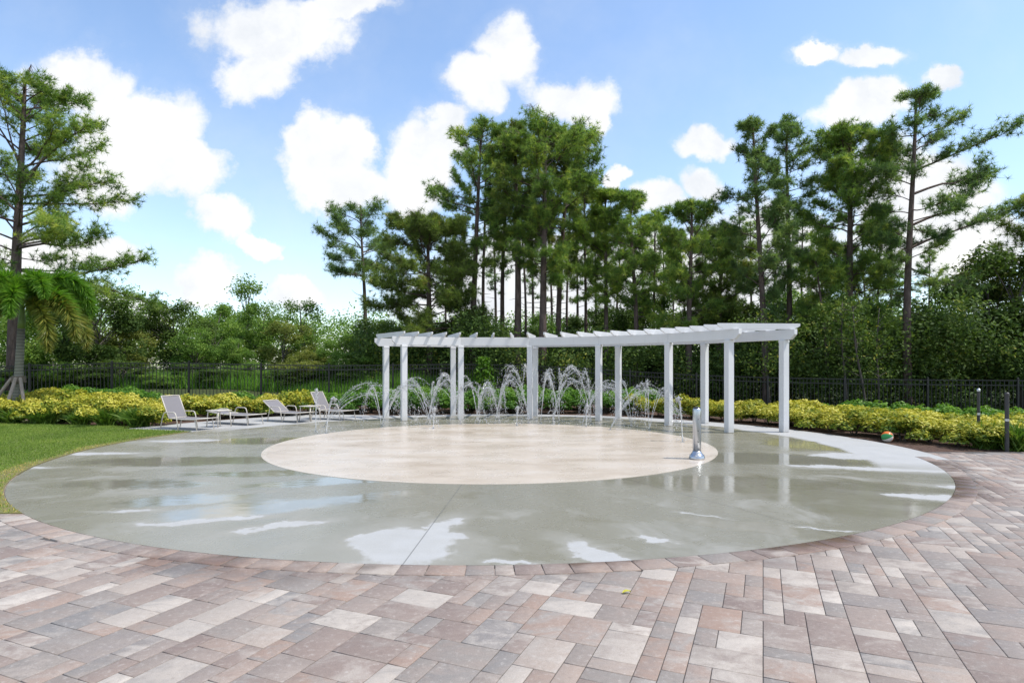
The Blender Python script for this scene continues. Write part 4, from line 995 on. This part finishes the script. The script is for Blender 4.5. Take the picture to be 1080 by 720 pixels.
# undergrowth: the dark mass of saplings and brush between the trunks
def build_undergrowth():
    n = 52000; rr = np.random.default_rng(5)
    d = rr.uniform(25.2, 37, n) ; px = rr.uniform(372, 1250, n); d = d + np.where(px < 470, 1.5, 0) - np.where(px > 820, 2.4, 0) - np.where(px > 1000, 1.5, 0)
    x = (px - 540) / F * d; top = np.array([2.6 + 1.4 * noise.noise(Vector((a * .35, b * .35, 1))) for a, b in zip(x, d)]) + np.clip((px - 760) / 160, 0, 1) * 1.5
    z = top * rr.random(n) ** .8 + np.array([gz(a, b) for a, b in zip(x, d)]); c0 = np.stack([x, d, z], 1)
    keep = np.array([noise.noise(Vector((a * .55, b * .45, e * .75))) > -.06 for a, b, e in c0]); c0 = c0[keep]; n = len(c0)
    j = np.repeat(np.arange(n), 8); c = c0[j] + rr.normal(0, .20, (len(j), 3)); st = .45 + rr.normal(0, .22, n) + .25 * np.array([noise.noise(Vector((a * .3, b * .3, e * .4 + 9))) for a, b, e in c0])
    t = np.clip(st[j] + rr.normal(0, .08, len(j)), 0, .97); nr = unit(rr.normal(0, .6, (len(j), 3)) + np.array([0, -.2, .7]))
    o = mobj('undergrowth', leaves(c, nr, rr.uniform(.045, .10, len(j)), t, 'undergrowth', M['leaf_dark'], .5), kind='stuff')
    tag(o, 'dark tangled undergrowth between the pine trunks behind the fence', 'undergrowth')
    # far wood closing the view behind everything
    n = 22000; a = rr.uniform(R(32), R(148), n); dist = rr.uniform(62, 78, n); x = dist * np.cos(a) * 1.15; y = dist * np.sin(a) + 6
    h = np.array([7.2 + 3.2 * noise.noise(Vector((u * .09, v * .09, 7))) for u, v in zip(x, y)]); z = h * rr.random(n) ** .7
    c0 = np.stack([x, y, z], 1); j = np.repeat(np.arange(n), 7); c = c0[j] + rr.normal(0, .55, (len(j), 3))
    t = np.clip((.45 + rr.normal(0, .18, n))[j], 0, 1)
    o = mobj('far_woods', leaves(c, unit(rr.normal(0, .6, (len(j), 3)) + np.array([0, -.2, .6])), rr.uniform(.10, .20, len(j)), t, 'far_woods', M['leaf_mid'], .6), kind='stuff')
    tag(o, 'far low green woods showing between the trunks', 'woods')
    # tall wild grass beyond the left fence
    n = 60000; px = rr.uniform(-60, 520, n); d = rr.uniform(23.9, 31, n) + np.clip(px / 400, 0, 1) * 1.2; x = (px - 540) / F * d; z = np.array([gz(u, v) for u, v in zip(x, d)])
    c = np.stack([x, d, z - .05], 1); dd = unit(np.stack([rr.normal(0, .3, n), rr.normal(0, .3, n), np.ones(n)], 1))
    pt = np.array([noise.noise(Vector((u * .5, v * .5, 2))) for u, v in zip(x, d)])
    o = mobj('wild_grass', blades(c, dd, rr.uniform(.3, .8, n) * (1 + .6 * pt), .04, np.clip(.5 + .4 * pt + rr.normal(0, .15, n), 0, 1), 'wild_grass', M['meadow_blade']), kind='stuff')
    tag(o, 'tall bright green wild grass seen through the left fence', 'grass')
build_undergrowth()

# ------------------------------------------------------------------ sky, sun, camera
SUN_EL, SUN_AZ = 60.0, 102.0        # azimuth measured clockwise from the view direction (+Y)
def build_world():
    w = bpy.data.worlds.new('World'); scene.world = w; w.use_nodes = True; nt = w.node_tree; nt.nodes.clear(); g = G(nt)
    out = g.n('ShaderNodeOutputWorld'); bg = g.n('ShaderNodeBackground'); nt.links.new(bg.outputs[0], out.inputs[0])
    sky = g.n('ShaderNodeTexSky', sky_type='NISHITA'); sky.sun_disc = False; sky.sun_elevation = R(SUN_EL); sky.sun_rotation = R(SUN_AZ)
    sky.air_density = 1.0; sky.dust_density = .7; sky.ozone_density = 1.8
    d = g.n('ShaderNodeTexCoord').outputs['Generated']
    s = g.n('ShaderNodeSeparateXYZ'); g.put(s.inputs[0], d); X, Y, Z = s.outputs
    ya = g.m('MAXIMUM', g.m('ABSOLUTE', Y), .08)
    cmb = g.n('ShaderNodeCombineXYZ'); g.put(cmb.inputs[0], g.m('DIVIDE', X, ya)); g.put(cmb.inputs[1], g.m('DIVIDE', Z, ya)); uv = cmb.outputs[0]
    nz = g.n('ShaderNodeTexNoise'); g.put(nz.inputs['Vector'], uv); nz.inputs['Scale'].default_value = 5.0; nz.inputs['Detail'].default_value = 10; nz.inputs['Roughness'].default_value = .6
    wp = g.v('ADD', uv, g.v('SCALE', g.v('SUBTRACT', nz.outputs['Color'], (.5, .5, .5)), scale=.15))
    CL = [(85, 88, 55, 36), (140, 135, 80, 50), (205, 180, 58, 34), (120, 180, 75, 36), (236, 238, 36, 26), (266, 262, 30, 11), (212, 290, 36, 22), (105, 262, 46, 16),
          (295, 28, 88, 44), (272, 72, 40, 32), (360, 0, 60, 16), (345, 165, 48, 56), (322, 138, 26, 32), (374, 150, 24, 36), (360, 205, 50, 28), (318, 308, 36, 22), (440, 180, 36, 54), (425, 210, 40, 34),
          (500, 95, 34, 34), (536, 52, 36, 46), (468, 138, 28, 24), (600, 104, 50, 28), (625, 120, 20, 20), (742, 145, 38, 18), (738, 192, 32, 22), (690, 210, 34, 20), (645, 185, 12, 10), (858, 60, 30, 11), (920, 66, 40, 13),
          (905, 122, 50, 24), (940, 110, 34, 22), (992, 92, 18, 13), (960, 210, 90, 60), (1000, 262, 120, 40), (40, 272, 60, 30), (140, 318, 40, 16), (600, 300, 180, 60), (800, 270, 80, 60), (700, 310, 120, 50), (1130, 60, 40, 30)]
    best = None
    for px, py, rx, ry in CL:
        q = g.v('SUBTRACT', wp, ((px - 540) / F, (HY - py) / F, 0)); q = g.v('MULTIPLY', q, (F / rx, F / ry, 0)); v = g.m('SUBTRACT', 1, g.v('LENGTH', q)); best = v if best is None else g.m('MAXIMUM', best, v)
    front = g.step(Y, .05, .2)
    n2 = g.noise(uv, 8, 10, .64); n3 = g.noise(d, 2.4, 7, .6)
    f = g.m('ADD', best, g.m('MULTIPLY', g.m('SUBTRACT', n2, .5), 1.45)); mask = g.m('MAXIMUM', g.step(f, -.20, .28), g.m('MULTIPLY', g.step(f, -.6, .2), .16))
    back = g.step(n3, .50, .60)                          # ordinary broken cloud elsewhere in the sky
    mk = g.n('ShaderNodeMix'); g.put(mk.inputs[0], front); g.put(mk.inputs[2], back); g.put(mk.inputs[3], mask)
    up = g.step(Z, -.02, .02); mask = g.m('MULTIPLY', mk.outputs[0], up)
    veil = g.m('ADD', g.m('MULTIPLY', g.step(g.noise(uv, 2.2, 6, .6), .40, .8), .22), g.m('MULTIPLY', g.step(Z, .55, .05), .10))
    mask = g.m('MAXIMUM', mask, g.m('MULTIPLY', veil, up))
    sh = g.m('ADD', g.m('MULTIPLY', g.noise(g.v('ADD', wp, (.02, .05, 0)), 7, 8, .6), .8), g.m('MULTIPLY', g.noise(wp, 2.2, 3), .5))
    cloud = g.ramp(sh, [(.42, (CLOUD * .74, CLOUD * .79, CLOUD * .86)), (.62, (CLOUD * .94, CLOUD * .96, CLOUD * .99)), (.78, (CLOUD * 1.04, CLOUD * 1.04, CLOUD * 1.03))])
    skyc = g.mix(1, sky.outputs[0], (SKYT[0], SKYT[1], SKYT[2]), 'MULTIPLY')
    g.put(bg.inputs[0], g.mix(mask, skyc, cloud)); bg.inputs[1].default_value = SKY_STR
CLOUD, SKYT, SKY_STR = 3.95, (.99, 1.0, 1.0), .15
build_world()
sd = bpy.data.lights.new('sun', 'SUN'); sd.energy = 2.3; sd.angle = R(.53); sd.color = (1, .955, .89)
so = bpy.data.objects.new('sun', sd); col.objects.link(so)
sv = Vector((math.sin(R(SUN_AZ)) * math.cos(R(SUN_EL)), math.cos(R(SUN_AZ)) * math.cos(R(SUN_EL)), math.sin(R(SUN_EL))))
so.rotation_euler = (-sv).to_track_quat('-Z', 'Y').to_euler(); so.location = sv * 60

cd = bpy.data.cameras.new('camera'); cam = bpy.data.objects.new('camera', cd); col.objects.link(cam); scene.camera = cam
cam.location = (0, 0, EYE); cam.rotation_euler = (R(90), 0, 0)
cd.sensor_width = 36; cd.lens = F / 1080 * 36; cd.shift_y = (HY - 360) / 1080; cd.clip_start = .05; cd.clip_end = 2000
vs = scene.view_settings; vs.view_transform = 'Standard'; vs.look = 'None'; vs.gamma = 1; vs.exposure = .82; vs.use_curve_mapping = False
scene.cycles.max_bounces = 8; scene.cycles.transparent_max_bounces = 8; scene.cycles.use_denoising = True
scene.cycles.caustics_reflective = False; scene.cycles.caustics_refractive = False
